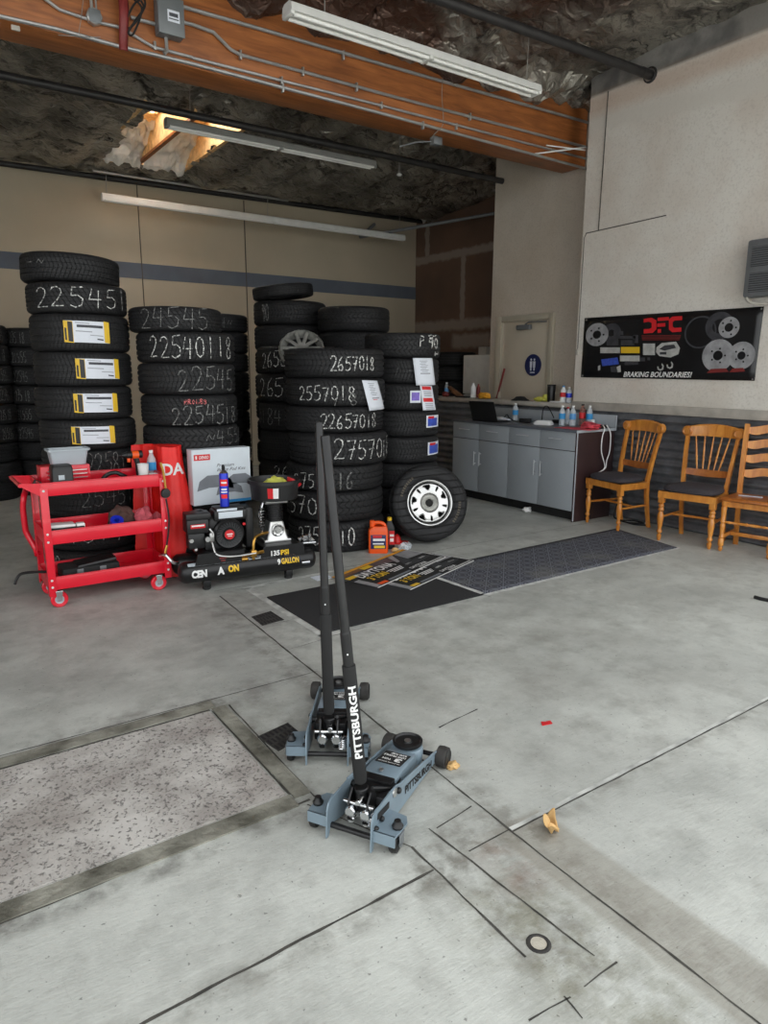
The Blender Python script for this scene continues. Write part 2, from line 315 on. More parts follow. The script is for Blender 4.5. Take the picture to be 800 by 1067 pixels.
# ---------------------------------------------------------------- mesh helpers
def rotz(a): return Matrix.Rotation(a, 4, 'Z')
def TR(x, y, z): return Matrix.Translation((x, y, z))
def frame(o, x, y, z):
    m = Matrix((x, y, z)).transposed().to_4x4(); m.translation = Vector(o); return m
def align(p0, p1):
    """matrix with z along p0->p1, origin p0"""
    p0, p1 = Vector(p0), Vector(p1); z = (p1-p0).normalized()
    return TR(*p0) @ z.to_track_quat('Z', 'Y').to_matrix().to_4x4()
class MB:
    def __init__(s, M=None): s.bm = bmesh.new(); s.M = M or Matrix()
    def _t(s, vs, m):
        m = s.M @ m
        for v in vs: v.co = m @ v.co
    def box(s, c, size, rot=None, bev=0, seg=2):
        r = bmesh.ops.create_cube(s.bm, size=1); vs = r['verts']
        for v in vs: v.co = Vector((v.co.x*size[0], v.co.y*size[1], v.co.z*size[2]))
        if bev:
            es = list({e for v in vs for e in v.link_edges})
            rb = bmesh.ops.bevel(s.bm, geom=es, offset=min(bev, min(size)*.49), segments=seg, affect='EDGES', profile=.5)
            vs = list({v for f in rb['faces'] for v in f.verts} | {v for v in vs if v.is_valid})
        m = TR(*c)
        if rot is not None: m = m @ (rot if isinstance(rot, Matrix) else Euler(rot).to_matrix().to_4x4())
        s._t(vs, m); return s
    def lathe(s, prof, m=None, n=24, close=False, a0=0, a1=2*pi):
        m = m or Matrix(); full = abs(a1-a0-2*pi) < 1e-6; rings = []
        k = n if full else n+1
        for (r, z) in prof:
            if r < 1e-6: rings.append([s.bm.verts.new((0, 0, z))])
            else: rings.append([s.bm.verts.new((r*cos(a0+(a1-a0)*i/n), r*sin(a0+(a1-a0)*i/n), z)) for i in range(k)])
        pairs = list(zip(rings, rings[1:])) + ([(rings[-1], rings[0])] if close else [])
        for a, b in pairs:
            for i in range(n):
                j = (i+1) % k
                if len(a) == 1 and len(b) == 1: continue
                if len(a) == 1: f = (a[0], b[j], b[i])
                elif len(b) == 1: f = (a[i], a[j], b[0])
                else: f = (a[i], a[j], b[j], b[i])
                try: s.bm.faces.new(f)
                except ValueError: pass
        s._t([v for rg in rings for v in rg], m); return s
    def cyl(s, p0, p1, r0, r1=None, n=16, bev=0):
        r1 = r0 if r1 is None else r1; L = (Vector(p1)-Vector(p0)).length
        if bev: pr = [(0, 0), (r0-bev, 0), (r0, bev), (r1, L-bev), (r1-bev, L), (0, L)]
        else: pr = [(0, 0), (r0, 0), (r1, L), (0, L)]
        return s.lathe(pr, align(p0, p1), n)
    def tube(s, pts, r, n=8, smooth=0, rad=None):
        pts = [Vector(p) for p in pts]
        if smooth:
            out = []
            for i in range(len(pts)-1):
                p0 = pts[max(i-1, 0)]; p1 = pts[i]; p2 = pts[i+1]; p3 = pts[min(i+2, len(pts)-1)]
                for k in range(smooth):
                    t = k/smooth
                    out.append(.5*((2*p1)+(p2-p0)*t+(2*p0-5*p1+4*p2-p3)*t*t+(3*p1-p0-3*p2+p3)*t**3))
            pts = out+[pts[-1]]
        rings = []; up = Vector((.123, .3, 1)).normalized()
        for i, p in enumerate(pts):
            d = (pts[min(i+1, len(pts)-1)]-pts[max(i-1, 0)])
            d = d.normalized() if d.length > 1e-9 else Vector((0, 0, 1))
            x = up.cross(d)
            if x.length < 1e-3: x = Vector((1, 0, 0)).cross(d)
            x.normalize(); y = d.cross(x); up = y if i else up
            rr = rad(i/(len(pts)-1)) if rad else r
            rings.append([s.bm.verts.new(p+(x*cos(2*pi*k/n)+y*sin(2*pi*k/n))*rr) for k in range(n)])
        for a, b in zip(rings, rings[1:]):
            for i in range(n): s.bm.faces.new((a[i], a[(i+1) % n], b[(i+1) % n], b[i]))
        s.bm.faces.new(rings[0][::-1]); s.bm.faces.new(rings[-1])
        s._t([v for rg in rings for v in rg], Matrix()); return s
    def prism(s, poly, z0, z1, m=None):
        a = [s.bm.verts.new((p[0], p[1], z0)) for p in poly]; b = [s.bm.verts.new((p[0], p[1], z1)) for p in poly]
        n = len(poly); s.bm.faces.new(a[::-1]); s.bm.faces.new(b)
        for i in range(n): s.bm.faces.new((a[i], a[(i+1) % n], b[(i+1) % n], b[i]))
        s._t(a+b, m or Matrix()); return s
    def ball(s, c, r, sc=(1, 1, 1), n=12, jit=0, seed=0):
        rr = bmesh.ops.create_icosphere(s.bm, subdivisions=3 if jit else 2, radius=r)['verts']
        for v in rr:
            if jit: v.co *= 1+jit*(noise.noise(v.co/r*1.6+Vector((seed, seed*2, 0)))+.5*noise.noise(v.co/r*4+Vector((seed, 0, 3))))
            v.co = Vector((v.co.x*sc[0], v.co.y*sc[1], v.co.z*sc[2]))
        s._t(rr, TR(*c)); return s
    def grid(s, fn, nu, nv):
        vs = [[s.bm.verts.new(fn(i/nu, j/nv)) for j in range(nv+1)] for i in range(nu+1)]
        for i in range(nu):
            for j in range(nv): s.bm.faces.new((vs[i][j], vs[i+1][j], vs[i+1][j+1], vs[i][j+1]))
        s._t([v for r in vs for v in r], Matrix()); return s
    def build(s, name, m, parent=None, loc=None, ang=38, rn=True):
        if rn: bmesh.ops.recalc_face_normals(s.bm, faces=s.bm.faces)
        me = bpy.data.meshes.new(name); s.bm.to_mesh(me); s.bm.free()
        return link(name, me, m, parent, loc, ang)
def link(name, me, m, parent=None, loc=None, ang=38):
    if len(me.materials) == 0: me.materials.append(M[m] if isinstance(m, str) else m)
    if ang and len(me.polygons):
        me.polygons.foreach_set('use_smooth', [True]*len(me.polygons)); me.set_sharp_from_angle(angle=radians(ang))
    o = bpy.data.objects.new(name, me); COL.objects.link(o)
    if parent is not None:
        o.parent = parent
        if parent.type == 'EMPTY' or parent.get('_world'): o.matrix_parent_inverse = parent.matrix_basis.inverted()
    elif loc is not None: o.location = loc
    return o
def tag(o, label=None, cat=None, group=None, kind=None):
    if label: o['label'] = label
    if cat: o['category'] = cat
    if group: o['group'] = group
    if kind: o['kind'] = kind
    return o
def thing(name, loc, label, cat, group=None):
    """an Empty at the thing's base; parts are built in world coordinates"""
    o = bpy.data.objects.new(name, None); COL.objects.link(o); o.location = loc; o.empty_display_size = .1
    return tag(o, label, cat, group)
def struct(o): o['kind'] = 'structure'; return o
def slab_center(o):
    return o
def text(body, h, mtx, m, name='lettering', parent=None, width=None, bold=.0, shear=0, fn=None, depth=.0006, align='CENTER'):
    cu = bpy.data.curves.new('lettering', 'FONT'); cu.body = body; cu.size = 1; cu.align_x = align; cu.align_y = 'CENTER'
    cu.offset = bold; cu.shear = shear; cu.resolution_u = 3
    ob = bpy.data.objects.new('lettering_tmp', cu); COL.objects.link(ob)
    dg = bpy.context.evaluated_depsgraph_get(); me = bpy.data.meshes.new_from_object(ob.evaluated_get(dg))
    bpy.data.objects.remove(ob); bpy.data.curves.remove(cu); me.name = name; me.materials.clear()
    xs = [v.co.x for v in me.vertices]; ys = [v.co.y for v in me.vertices]
    w = max(xs)-min(xs); hh = max(ys)-min(ys); x0 = (max(xs)+min(xs))/2; y0 = (max(ys)+min(ys))/2
    if align == 'LEFT': x0 = min(xs)
    sx = (width/w) if width else h/hh; sy = h/hh
    if fn:   # letters that wrap round a curved skin need cuts to bend along
        bm = bmesh.new(); bm.from_mesh(me); bmesh.ops.remove_doubles(bm, verts=bm.verts, dist=1e-5)
        bmesh.ops.triangulate(bm, faces=bm.faces)
        for k in range(1, 8):
            for no, lo, hi in (((0, 1, 0), min(ys), max(ys)),) + ((((1, 0, 0), min(xs), max(xs)),) if False else ()):
                c = lo+(hi-lo)*k/8; bmesh.ops.bisect_plane(bm, geom=bm.verts[:]+bm.edges[:]+bm.faces[:], plane_co=(0, c, 0), plane_no=no)
        bm.to_mesh(me); bm.free()
    for v in me.vertices:
        p = Vector(((v.co.x-x0)*sx, (v.co.y-y0)*sy, depth))
        v.co = fn(p) if fn else mtx @ p
    return link(name, me, m, parent, ang=0)
# ================================================================ ROOM
XR, YB, XD = 6.1, 10.2, 7.75
def zc(x, y): return 4.42-max(0, y-5.6)*.1      # roof line
def quadplane(name, x0, x1, y0, y1, z, m, n=1, parent=None):
    b = MB(); b.grid(lambda u, v: Vector((x0+(x1-x0)*u, y0+(y1-y0)*v, z)), n, n); return b.build(name, m, parent, ang=0)
floor = struct(MB().box((1.6, 0, -.1), (14, 21, .2)).build('floor', 'concrete', ang=0))
struct(MB().box((0, -30, -.13), (90, 42, .2)).build('ground', 'asphalt', ang=0))
# floor joints: saw cuts, wobbling a little
def strip(b, p, q, w, z=.0012, wob=.25, seed=0, n=None):
    p, q = Vector((p[0], p[1], 0)), Vector((q[0], q[1], 0)); d = (q-p); L = d.length; d.normalize(); nn = Vector((-d.y, d.x, 0))
    k = n or max(2, int(L/.05)); L_, R_ = [], []
    for i in range(k+1):
        c = p+d*L*i/k; a = noise.noise(Vector((c.x*9+seed, c.y*9, 1))); a2 = noise.noise(Vector((c.x*31+seed, c.y*31, 5)))
        off = nn*(a*.004); ww = w*(1+wob*2*a2)
        L_.append(b.bm.verts.new(c+off+nn*ww/2+Vector((0, 0, z)))); R_.append(b.bm.verts.new(c+off-nn*ww/2+Vector((0, 0, z))))
    for i in range(k): b.bm.faces.new((L_[i], R_[i], R_[i+1], L_[i+1]))
b = MB()
for i, (p, q, w) in enumerate([((1.643, 4.3), (1.517, 1.436), .010), ((1.517, 1.436), (1.47, -1), .009), ((1.323, 1.587), (1.50, 1.61), .006),
        ((1.30, 1.60), (1.335, .95), .007), ((1.197, 1.56), (1.187, 1.05), .008), ((1.03, 1.945), (1.197, 1.56), .006), ((-2, 1.40), (1.19, 1.437), .011), ((1.335, 1.44), (1.52, 1.445), .007),
        ((1.06, .92), (1.19, .905), .006), ((1.24, .905), (1.37, .907), .006), ((1.18, .915), (1.17, .85), .006),
        ((-4, 2.95), (1.6, 2.89), .006), ((-4, 1.9), (1.05, 1.965), .012), ((-4, 2.80), (1.0, 2.80), .014), ((1.005, 2.79), (1.005, 2.03), .010),
        ((1.09, 2.80), (1.07, 1.97), .008), ((1.75, 2.1), (2.0, 2.13), .008), ((1.85, 3.26), (3.16, 3.27), .005), ((1.65, 4.42), (6, 4.42), .005),
        ((1.62, 3.63), (1.84, 3.62), .004), ((1.6, 3.22), (1.83, 3.24), .004)]):
    strip(b, p, q, w*.8, seed=i*7, wob=.45)
struct(b.build('floor_joint', 'joint', floor, ang=0))
b = MB(); strip(b, (1.52, 1.444), (6, 1.44), .016, .0010, .15, 3); struct(b.build('floor_joint', 'lightjoint', floor, ang=0))
b = MB(); strip(b, (1.52, 1.431), (6, 1.427), .006, .0014, .3, 5); struct(b.build('floor_joint', 'joint', floor, ang=0))
# old bay slab, rough and pitted, framed by two kerbs
struct(MB().box((-1.52, 2.41, .002), (5.02, .745, .012)).build('floor_slab', 'slab', floor, ang=0))
struct(MB().box((-1.52, 1.99, .001), (5.04, .075, .010)).build('floor_strip', 'curb', floor, ang=0))
struct(MB().box((-1.52, 2.845, .001), (5.1, .07, .010)).build('floor_strip', 'curb', floor, ang=0))
struct(MB().box((1.04, 2.4, .001), (.062, .8, .010)).build('floor_strip', 'curb', floor, ang=0))
b = MB()
strip(b, (1.872, 3.28), (1.872, 4.36), .06, .002, .05); strip(b, (1.84, 3.285), (3.13, 3.285), .05, .002, .05); strip(b, (1.84, 4.36), (3.0, 4.4), .04, .002, .05)
struct(b.build('floor_strip', M['lightjoint'], floor, ang=0))
# drain ring
ring = MB().lathe([(.020, 0), (.024, .003), (.030, .003), (.034, 0)], TR(1.247, 1.062, 0), 20)
oc = ring.build('floor_cleanout', 'iron'); MB().cyl((1.247, 1.062, 0), (1.247, 1.062, .0018), .0215, n=24).build('cover_disc', 'apron', oc)
tag(oc, 'small round metal cleanout cover set in the cracked concrete', 'drain cover')
def grate(poly, label, n):
    c = sum((Vector((p[0], p[1], 0)) for p in poly), Vector())/4
    t = thing('drain_grate', c, label, 'drain')
    b = MB(); b.prism(poly, 0, .003); b.build('grate_plate', 'iron', t)
    b = MB(); P = [Vector((p[0], p[1], 0)) for p in poly]
    for r in range(3):
        for i in range(n):
            u0, u1 = (i+.25)/n, (i+.75)/n; v0, v1 = (r+.15)/3, (r+.85)/3
            f = lambda u, v: (P[0]*(1-u)+P[1]*u)*(1-v)+(P[3]*(1-u)+P[2]*u)*v
            b.prism([f(u0, v0)[:2], f(u1, v0)[:2], f(u1, v1)[:2], f(u0, v1)[:2]], .003, .0036)
    b.build('grate_slots', 'softblack', t)
grate([(1.643, 3.634), (1.796, 3.648), (1.796, 3.835), (1.652, 3.807)], 'dark metal drain grate in the floor by the black carpet', 7)
grate([(1.1, 2.317), (1.24, 2.36), (1.235, 2.50), (1.077, 2.467)], 'dark slotted drain grate beside the rear floor jack', 7)

# walls
struct(MB().box((XR+.125, 3.02, 2.35), (.25, 4.245, 4.7)).build('wall_right', 'plaster', ang=0))
struct(MB().box((1.6, YB+.1, 2.2), (12.6, .2, 4.4)).build('wall_back', 'backwall', ang=0))
struct(MB().box((1.6, YB-.004, 2.83), (12.3, .008, .205)).build('trim_1', 'stripe', ang=0))
b = MB()
for x in (2.99, 4.54): b.box((x, YB-.005, 2.0), (.012, .010, 3.9))
struct(b.build('trim_2', 'seam', ang=0))
struct(MB().box((XD+.05, 5.55, 2.3), (.1, 9.3, 4.6)).build('wall_side', 'drywall', ang=0))
struct(MB().box((-4.6, 7.1, 2.2), (.2, 6.4, 4.4)).build('wall_left', 'backwall', ang=0))
# office box with its door
struct(MB().box((7.1, 6.15, 2.35), (1.3, 1.42, 4.7)).build('wall_office', 'office', ang=0))
# half wall in line with the right wall, corrugated sheet below
struct(MB().box((6.225, 6.6, .55), (.22, 2.9, 1.1)).build('wall_low', 'ledge', ang=0))
struct(MB().box((6.215, 6.6, 1.123), (.30, 2.9, .05), bev=.004).build('trim_3', 'ledge'))
struct(MB().box((6.085, 3.03, 1.13), (.03, 4.22, .085), bev=.003).build('trim_4', 'ledge'))
b = MB()
n = 13*8
b.grid(lambda u, v: Vector((6.075-.014*sin(u*13*2*pi), .95+v*7.05, .005+u*1.085)), n, 2)
struct(b.build('trim_5', 'corr', ang=60))
# cracks / raceway on right wall
b = MB(); b.tube([(6.094, 4.925, 4.2), (6.094, 4.94, 2.911)], .006, 6); b.tube([(6.096, 5.1, 2.905), (6.096, 4.171, 2.927)], .005, 6); b.tube([(6.097, 5.095, 2.905), (6.097, 5.12, 2.86), (6.097, 5.12, 1.7)], .004, 6)
struct(b.build('trim_6', 'seam'))
b = MB(); b.box((6.09, 5.12, 1.7), (.02, .035, .06), bev=.003); tag(b.build('wall_outlet', 'ledge'), 'small beige box on the wall corner left of the banner', 'outlet')
# door_1 in the office wall (X = 6.45)
d1 = bpy.data.objects.new('door_1', None); COL.objects.link(d1); d1.location = (6.45, 6.2, 0); struct(d1)
b = MB()
b.box((6.43, 6.67, 1.08), (.06, .10, 2.17), bev=.004); b.box((6.43, 5.80, 1.08), (.06, .07, 2.17), bev=.004); b.box((6.43, 6.2275, 2.133), (.056, .785, .072), bev=.003)
b.build('door_frame', 'frame', d1)
b = MB(); b.box((6.445, 6.595, 1.05), (.012, .06, 2.1)); b.build('door_stop', 'doorpaint', d1)
MB().box((6.452, 6.20, 1.05), (.03, .76, 2.1), bev=.003).build('door_leaf', 'doorpaint', d1)
b = MB(); p = at(547, 341, 'x', 6.42); b.box((6.40, p.y, p.z), (.06, .22, .06), bev=.012); b.tube([(6.38, p.y-.04, p.z+.03), (6.34, p.y-.13, p.z+.05), (6.40, p.y-.36, p.z+.05)], .01)
b.build('door_closer', 'acgrey', d1)
p = at(555.5, 380.5, 'x', 6.43)
sg = thing('restroom_sign', p, 'round navy restroom sign on the beige door', 'sign')
fr = frame(p, (0, -1, 0), (0, 0, 1), (-1, 0, 0))
MB(fr).cyl((0, 0, 0), (0, 0, .012), .13, n=40).build('sign_disc', 'navy', sg)
b = MB(fr)
for s in (-1, 1):
    b.cyl((s*.026, .066, .012), (s*.026, .066, .0135), .0135, n=12); b.prism([(s*.026-.016, -.03), (s*.026+.016, -.03), (s*.026+.02, .046), (s*.026-.02, .046)], .012, .0135)
    b.box((s*.026, -.045, .0127), (.02, .04, .0015))
b.box((0, -.088, .0127), (.075, .012, .0015)); b.build('sign_figures', 'paper', sg)

# roof: crumpled foil insulation between purlins, with the skylight opening
SKX0, SKX1, SKY0, SKY1 = 2.42, 3.40, 7.66, 9.56
def rz(x, y):
    z = zc(x, y); f = ((x+.2) % .62)/.62
    sag = .12*(sin(pi*f)**.8)*(.6+.8*noise.noise(Vector((x*.8, y*.7, 3))))
    p = Vector((x*1.5, y*1.1, 0)); q = Vector((x*4.3+noise.noise(p)*1.8, y*2.4, 2))
    cr = (1-abs(noise.noise(q)))*.08+(1-abs(noise.noise(q*2.1+Vector((5, 1, 0)))))*.035+(1-abs(noise.noise(q*4.6)))*.014
    z += -sag-cr+.10
    if y < 5.5: z -= .26*math.exp(-((y-5.46)/.3)**2)*(1 if x < 6 else .5)*(.8+.5*noise.noise(Vector((x*3, 0, 9))))
    if x > 5.2 and y < 5.2: z = z*.45+.55*(zc(x, y)+.01+.02*noise.noise(Vector((x*3, y*3, 1))))
    z = min(z, zc(x, y)+.05)
    if y > 9.8: z = max(z, zc(x, y)+.05)
    e_ = max(SKX0-x, x-SKX1, SKY0-y, y-SKY1)
    if e_ < .3: z = z+(4.06-z)*(1-max(0, e_)/.3)*.8
    if x > 5.95 and y < 5.2: z = min(z, 4.44)
    return z
b = MB()
x0, x1, y0, y1, st = -4.6, 7.8, .9, 10.25, .062
nx, ny = int((x1-x0)/st), int((y1-y0)/st)
V = [[None]*(ny+1) for _ in range(nx+1)]
for i in range(nx+1):
    for j in range(ny+1):
        x, y = x0+(x1-x0)*i/nx, y0+(y1-y0)*j/ny
        if 0 < i < nx and 0 < j < ny: x += random.uniform(-.4, .4)*st; y += random.uniform(-.4, .4)*st
        V[i][j] = b.bm.verts.new((x, y, rz(x, y)+.014*random.uniform(-1, 1)*(.3 if y < 5.2 and x > 5 else 1)))
for i in range(nx):
    for j in range(ny):
        cx, cy = x0+(x1-x0)*(i+.5)/nx, y0+(y1-y0)*(j+.5)/ny
        k = .09*noise.noise(Vector((cx*3, cy*3, 8)))
        if SKX0+k < cx < SKX1+k and SKY0+k < cy < SKY1+k: continue
        q4 = (V[i][j], V[i][j+1], V[i+1][j+1], V[i+1][j]); k = random.random() < .5
        for f in (((0, 1, 2), (0, 2, 3)) if k else ((0, 1, 3), (1, 2, 3))): b.bm.faces.new([q4[a] for a in f])
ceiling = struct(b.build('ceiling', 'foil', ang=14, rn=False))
# roof deck above so no daylight leaks through the foil folds, open at the skylight
b = MB()
def deck(xa, xb, ya, yb):
    vs = [b.bm.verts.new((x, y, zc(x, y)+h)) for h in (.1, .2) for x, y in ((xa, ya), (xb, ya), (xb, yb), (xa, yb))]
    for f in ((0, 1, 2, 3), (4, 7, 6, 5), (0, 4, 5, 1), (1, 5, 6, 2), (2, 6, 7, 3), (3, 7, 4, 0)): b.bm.faces.new([vs[i] for i in f])
for ya, yb in ((.85, 5.6), (5.6, SKY0-.1), (SKY1+.1, 10.4)): deck(-4.8, 7.95, ya, yb)
deck(-4.8, SKX0-.1, SKY0-.1, SKY1+.1); deck(SKX1+.1, 7.95, SKY0-.1, SKY1+.1)
struct(b.build('roof', 'osb', ang=0))
# skylight well
sk = bpy.data.objects.new('window_1', None); COL.objects.link(sk); sk.location = (2.9, 8.6, 4.1); struct(sk)
zb, zt = 4.10, 4.62
b = MB()
for (c, s_) in (((SKX0-.06, 8.61, 4.36), (.03, 2.1, .56)), ((2.91, SKY0-.08, 4.4), (1.15, .03, .5)), ((2.91, SKY1+.08, 4.36), (1.15, .03, .6))): b.box(c, s_)
b.build('well_boards', 'osb', sk, ang=0)
XW = (at(142.4, 169, 'z', 4.06).x+at(188, 140, 'z', 4.06).x)/2
for xw in (XW, SKX1+.03):
    w_ = MB().box((xw, 8.61, 4.25), (.024, 2.1, .34)).build('rafter_web', 'osb', sk, ang=0)
    MB().box((xw+.005, 8.61, 4.075), (.05, 2.1, .03)).build('rafter_flange', 'beam' if xw == XW else 'osb', w_, ang=0)
    MB().box((xw-.015, 8.61, 4.41), (.05, 2.1, .035)).build('rafter_flange', 'osb', w_, ang=0)
b = MB()
for yy in (8.02, 8.34, 8.72): b.box(((SKX0+XW)/2, yy, 4.44), (XW-SKX0, .05, .05))
b.box(((XW+SKX1)/2, 8.5, 4.42), (SKX1-XW, .05, .07)); b.box(((SKX0+XW)/2, 8.95, 4.40), (XW-SKX0, .4, .02)); b.box(((XW+SKX1)/2, 8.9, 4.40), (SKX1-XW, .6, .02))
b.build('well_purlin', 'osb', sk, ang=0)
MB().box((2.91, 8.61, 4.62), (1.2, 2.1, .01)).build('pane', 'acrylic', sk, ang=0)
b = MB()
for xa, xb in ((SKX0-.04, XW-.01), (XW+.03, SKX1+.02)):
    b.grid(lambda u, v: Vector((xa+(xb-xa)*u, SKY1+.04-.75*v-.10*sin(u*pi)*(1-v)+.05*noise.noise(Vector((u*4+xa*9, v*4, 2))), 4.0+.36*v**.8+.07*noise.noise(Vector((u*5+xa*9, v*5, 0)))+.03*noise.noise(Vector((u*13+xa, v*13, 0))))), 34, 26)
b.build('foil_flap', 'litfoil', sk, ang=60)
# glued timber beam with its conduits
bm_ = bpy.data.objects.new('beam', None); COL.objects.link(bm_); bm_.location = (1, 5.6, 3.67); struct(bm_)
MB().box((.9, 5.60, 4.0), (11.05, .32, .66), bev=.008).build('timber', 'beam', bm_)
YF = 5.42
def fp(px, py, off=.02): p = at(px, py, 'y', YF); p.y = YF-off+.01; return p
def conduit(pts, r, label, m='galv', strapat=()):
    t = thing('conduit', fp(*pts[0]), label, 'conduit', None)
    MB().tube([fp(*p, off=r+.004) for p in pts], r, 8).build('conduit_pipe', m, t)
    for p in strapat:
        q = fp(*p, off=r+.006); MB().box((q.x, q.y+.004, q.z), (.016, 2*r+.006, r*5), bev=.003).build('strap', m, t)
conduit([(-6, 16), (60, 31), (125, 49), (200, 67), (400, 119.3), (614, 177)], .013, 'straight steel conduit along the bottom edge of the timber beam', strapat=((294, 92), (440, 131)))
conduit([(200, 60.5), (300, 86), (400, 111), (612, 166)], .011, 'thin steel conduit just above the lowest pipe on the beam', strapat=((293, 84), (397, 110), (475, 132)))
conduit([(45, -2), (62, 10.5), (87, 19), (105, 24.5), (124, 28.5), (134, 34), (147, 42), (160, 49.5), (200, 60)], .011, 'bent steel conduit running from the round box down the beam', strapat=((161, 48),))
conduit([(136, 18.5), (161, 25.5), (186, 22.5), (200, 26), (222, 34), (240, 52), (250, 57.5), (315, 75), (400, 98.5), (490, 122), (612, 154)], .013, 'long steel conduit leaving the grey box and stepping down the beam', strapat=((250, 57.5), (315, 75), (371, 91), (489, 122)))
conduit([(160, -1), (200, 10.5), (272, 31), (400, 68), (612, 128)], .014, 'conduit along the top edge of the timber beam under the foil', strapat=((357, 58),))
p0, p1 = fp(161, 38), fp(186, 8)
jb = thing('junction_box', ((p0.x+p1.x)/2, YF, p0.z), 'square grey electrical box with white label on the beam', 'electrical box')
cx_, cz_, w_, h_ = (p0.x+p1.x)/2, (p0.z+p1.z)/2, p1.x-p0.x, p1.z-p0.z
MB().box((cx_, YF-.05, cz_), (w_*.96, .10, h_*1.0), bev=.006).build('box_body', 'boxgrey', jb)
MB().box((cx_, YF-.103, cz_), (w_*1.0, .006, h_*1.04), bev=.003).build('box_lid', 'boxgrey', jb)
b = MB(); b.box((cx_+.015, YF-.1065, cz_), (w_*.46, .002, h_*.32)); b.build('label_plate', 'paper', jb)
b = MB(); b.box((cx_+.015, YF-.108, cz_+.008), (w_*.34, .0015, h_*.10)); b.box((cx_+.015, YF-.108, cz_-.018), (w_*.38, .0015, h_*.03)); b.build('label_print', 'print', jb)
q = fp(168, 57); MB().tube([(cx_-.02, YF-.03, cz_-h_/2), (cx_-.02, YF-.03, q.z+.02), (cx_-.04, YF-.03, q.z)], .013).build('conduit_stub', 'galv', jb)
p = fp(97, 19.5)
rb = thing('round_junction_box', p, 'round steel junction box on the left of the beam', 'electrical box')
MB().cyl((p.x, YF, p.z), (p.x, YF-.05, p.z), .052, n=8, bev=.006).build('box_body', 'galv', rb)
MB().box((p.x, YF-.052, p.z), (.075, .006, .08), bev=.01).build('box_lid', 'boxgrey', rb)
b = MB(); b.tube([(p.x-.01, YF-.02, p.z+.05), (p.x-.012, YF-.02, 4.3)], .01); b.tube([(p.x+.02, YF-.02, p.z+.05), (p.x+.018, YF-.02, 4.3)], .006); b.build('conduit_stub', 'galv', rb)
# red strap and black cord hanging on the beam
b = MB(); a_, c_ = fp(126, -4), fp(128, 54)
b.grid(lambda u, v: Vector((a_.x+(c_.x-a_.x)*v+(.035-.006*v)*(u-.5)*2*.9, YF-.035-.012*sin(u*pi)-.02*sin(v*5), a_.z+(c_.z-a_.z)*v)), 4, 20)
o = b.build('hanging_strap', 'darkred'); md = o.modifiers.new('solid', 'SOLIDIFY'); md.thickness = .006; tag(o, 'dark red strap hanging down the face of the beam', 'strap')
pts = [fp(x, y, .05) for x, y in ((146, -3), (149, 8), (142, 22), (133, 32), (130, 24), (136, 10), (144, 3), (147, 12), (138, 26), (132, 36), (137, 38), (145, 14), (138, 2))]
for i, q in enumerate(pts): q.y -= .012*(i % 3)
tag(MB().tube(pts, .007, 6, smooth=6).build('coiled_cord', 'softblack'), 'coiled black cord hanging beside the grey electrical box', 'cord')
tag(MB().tube([fp(x, y, .03) for x, y in ((86, 0), (84, 20), (83, 38), (104, 40))]+[fp(60, 38, .03)], .002, 5, smooth=5).build('thin_cable', 'wire'), 'thin cable drooping along the left of the beam', 'cable')
b = MB(); p = fp(16, 30); b.box((p.x, p.y, p.z), (.05, .02, .03), bev=.004); tag(b.build('outlet_plate', 'ledge'), 'small cream outlet plate low on the beam left end', 'outlet')
tag(MB().tube([fp(459, 82, .04), fp(458, 100, .04), fp(459, 125, .05), fp(457, 134, .05), fp(449, 141, .06), fp(446, 146, .06)], .003, 5, smooth=4).build('hanging_wire', 'wire'), 'white wire hanging over the beam face by the long lamp', 'wire')
b = MB(); p = fp(467, 140, .1); b.box((p.x, 5.60, 3.63), (.10, .07, .07), bev=.006); b.tube([(p.x, 5.6, 3.63), (p.x-.2, 5.65, 3.6), (p.x-.35, 5.7, 3.55)], .006); tag(b.build('ceiling_clip_box', 'boxgrey'), 'small dark electrical box hung under the beam', 'electrical box')

# pipes under the roof
def pipe(pts, r, m, label, name='sprinkler_pipe'):
    return tag(MB().tube(pts, r, 10).build(name, m), label, 'pipe')
pipe([(-4.5, 6.8, 3.82), (.966, 6.79, 3.8), (4.675, 6.751, 3.8), (6.44, 6.73, 3.79)], .035, 'blackpipe', 'long black pipe under the foil just behind the beam')
a_, c_ = at(460, 0, 'z', 4.2), at(672, 76, 'z', 4.2); d = (c_-a_).normalized()
t = thing('gas_pipe', c_, 'dark pipe crossing the roof and ending at the right wall top', 'pipe')
MB().tube([a_-d*1.5, c_-d*.02], .04, 12).build('pipe_run', 'blackpipe', t)
b = MB(); b.lathe([(.07, 0), (.07, .012), (.055, .02)], align((XR, c_.y, c_.z), (XR-.1, c_.y, c_.z)), 16); b.cyl((c_.x-.05, c_.y, c_.z), (XR, c_.y, c_.z), .042); b.build('pipe_flange', 'blackpipe', t)
a_, c_ = at(0, 170, 'y', 10.05), at(488, 238, 'y', 10.05)
pipe([(a_.x-3, 10.05, a_.z), (a_.x, 10.05, a_.z), (c_.x-.35, 10.05, c_.z)], .035, 'blackpipe', 'black pipe along the top of the back wall')
a_, c_ = at(97, 178, 'y', 9.9), at(300, 209, 'y', 9.9)
pipe([a_, c_], .018, 'galv', 'pale steel conduit along the back wall under the foil', 'conduit')
b = MB(); a_, c_ = at(375, 247, 'y', 9.9), at(518, 222, 'x', 7.72); b.tube([a_, c_], .025, 8); b.tube([a_, a_+Vector((.35, .1, .25))], .025, 8)
tag(b.build('angle_brace', 'acgrey'), 'steel angle brace near the back right roof corner', 'brace')

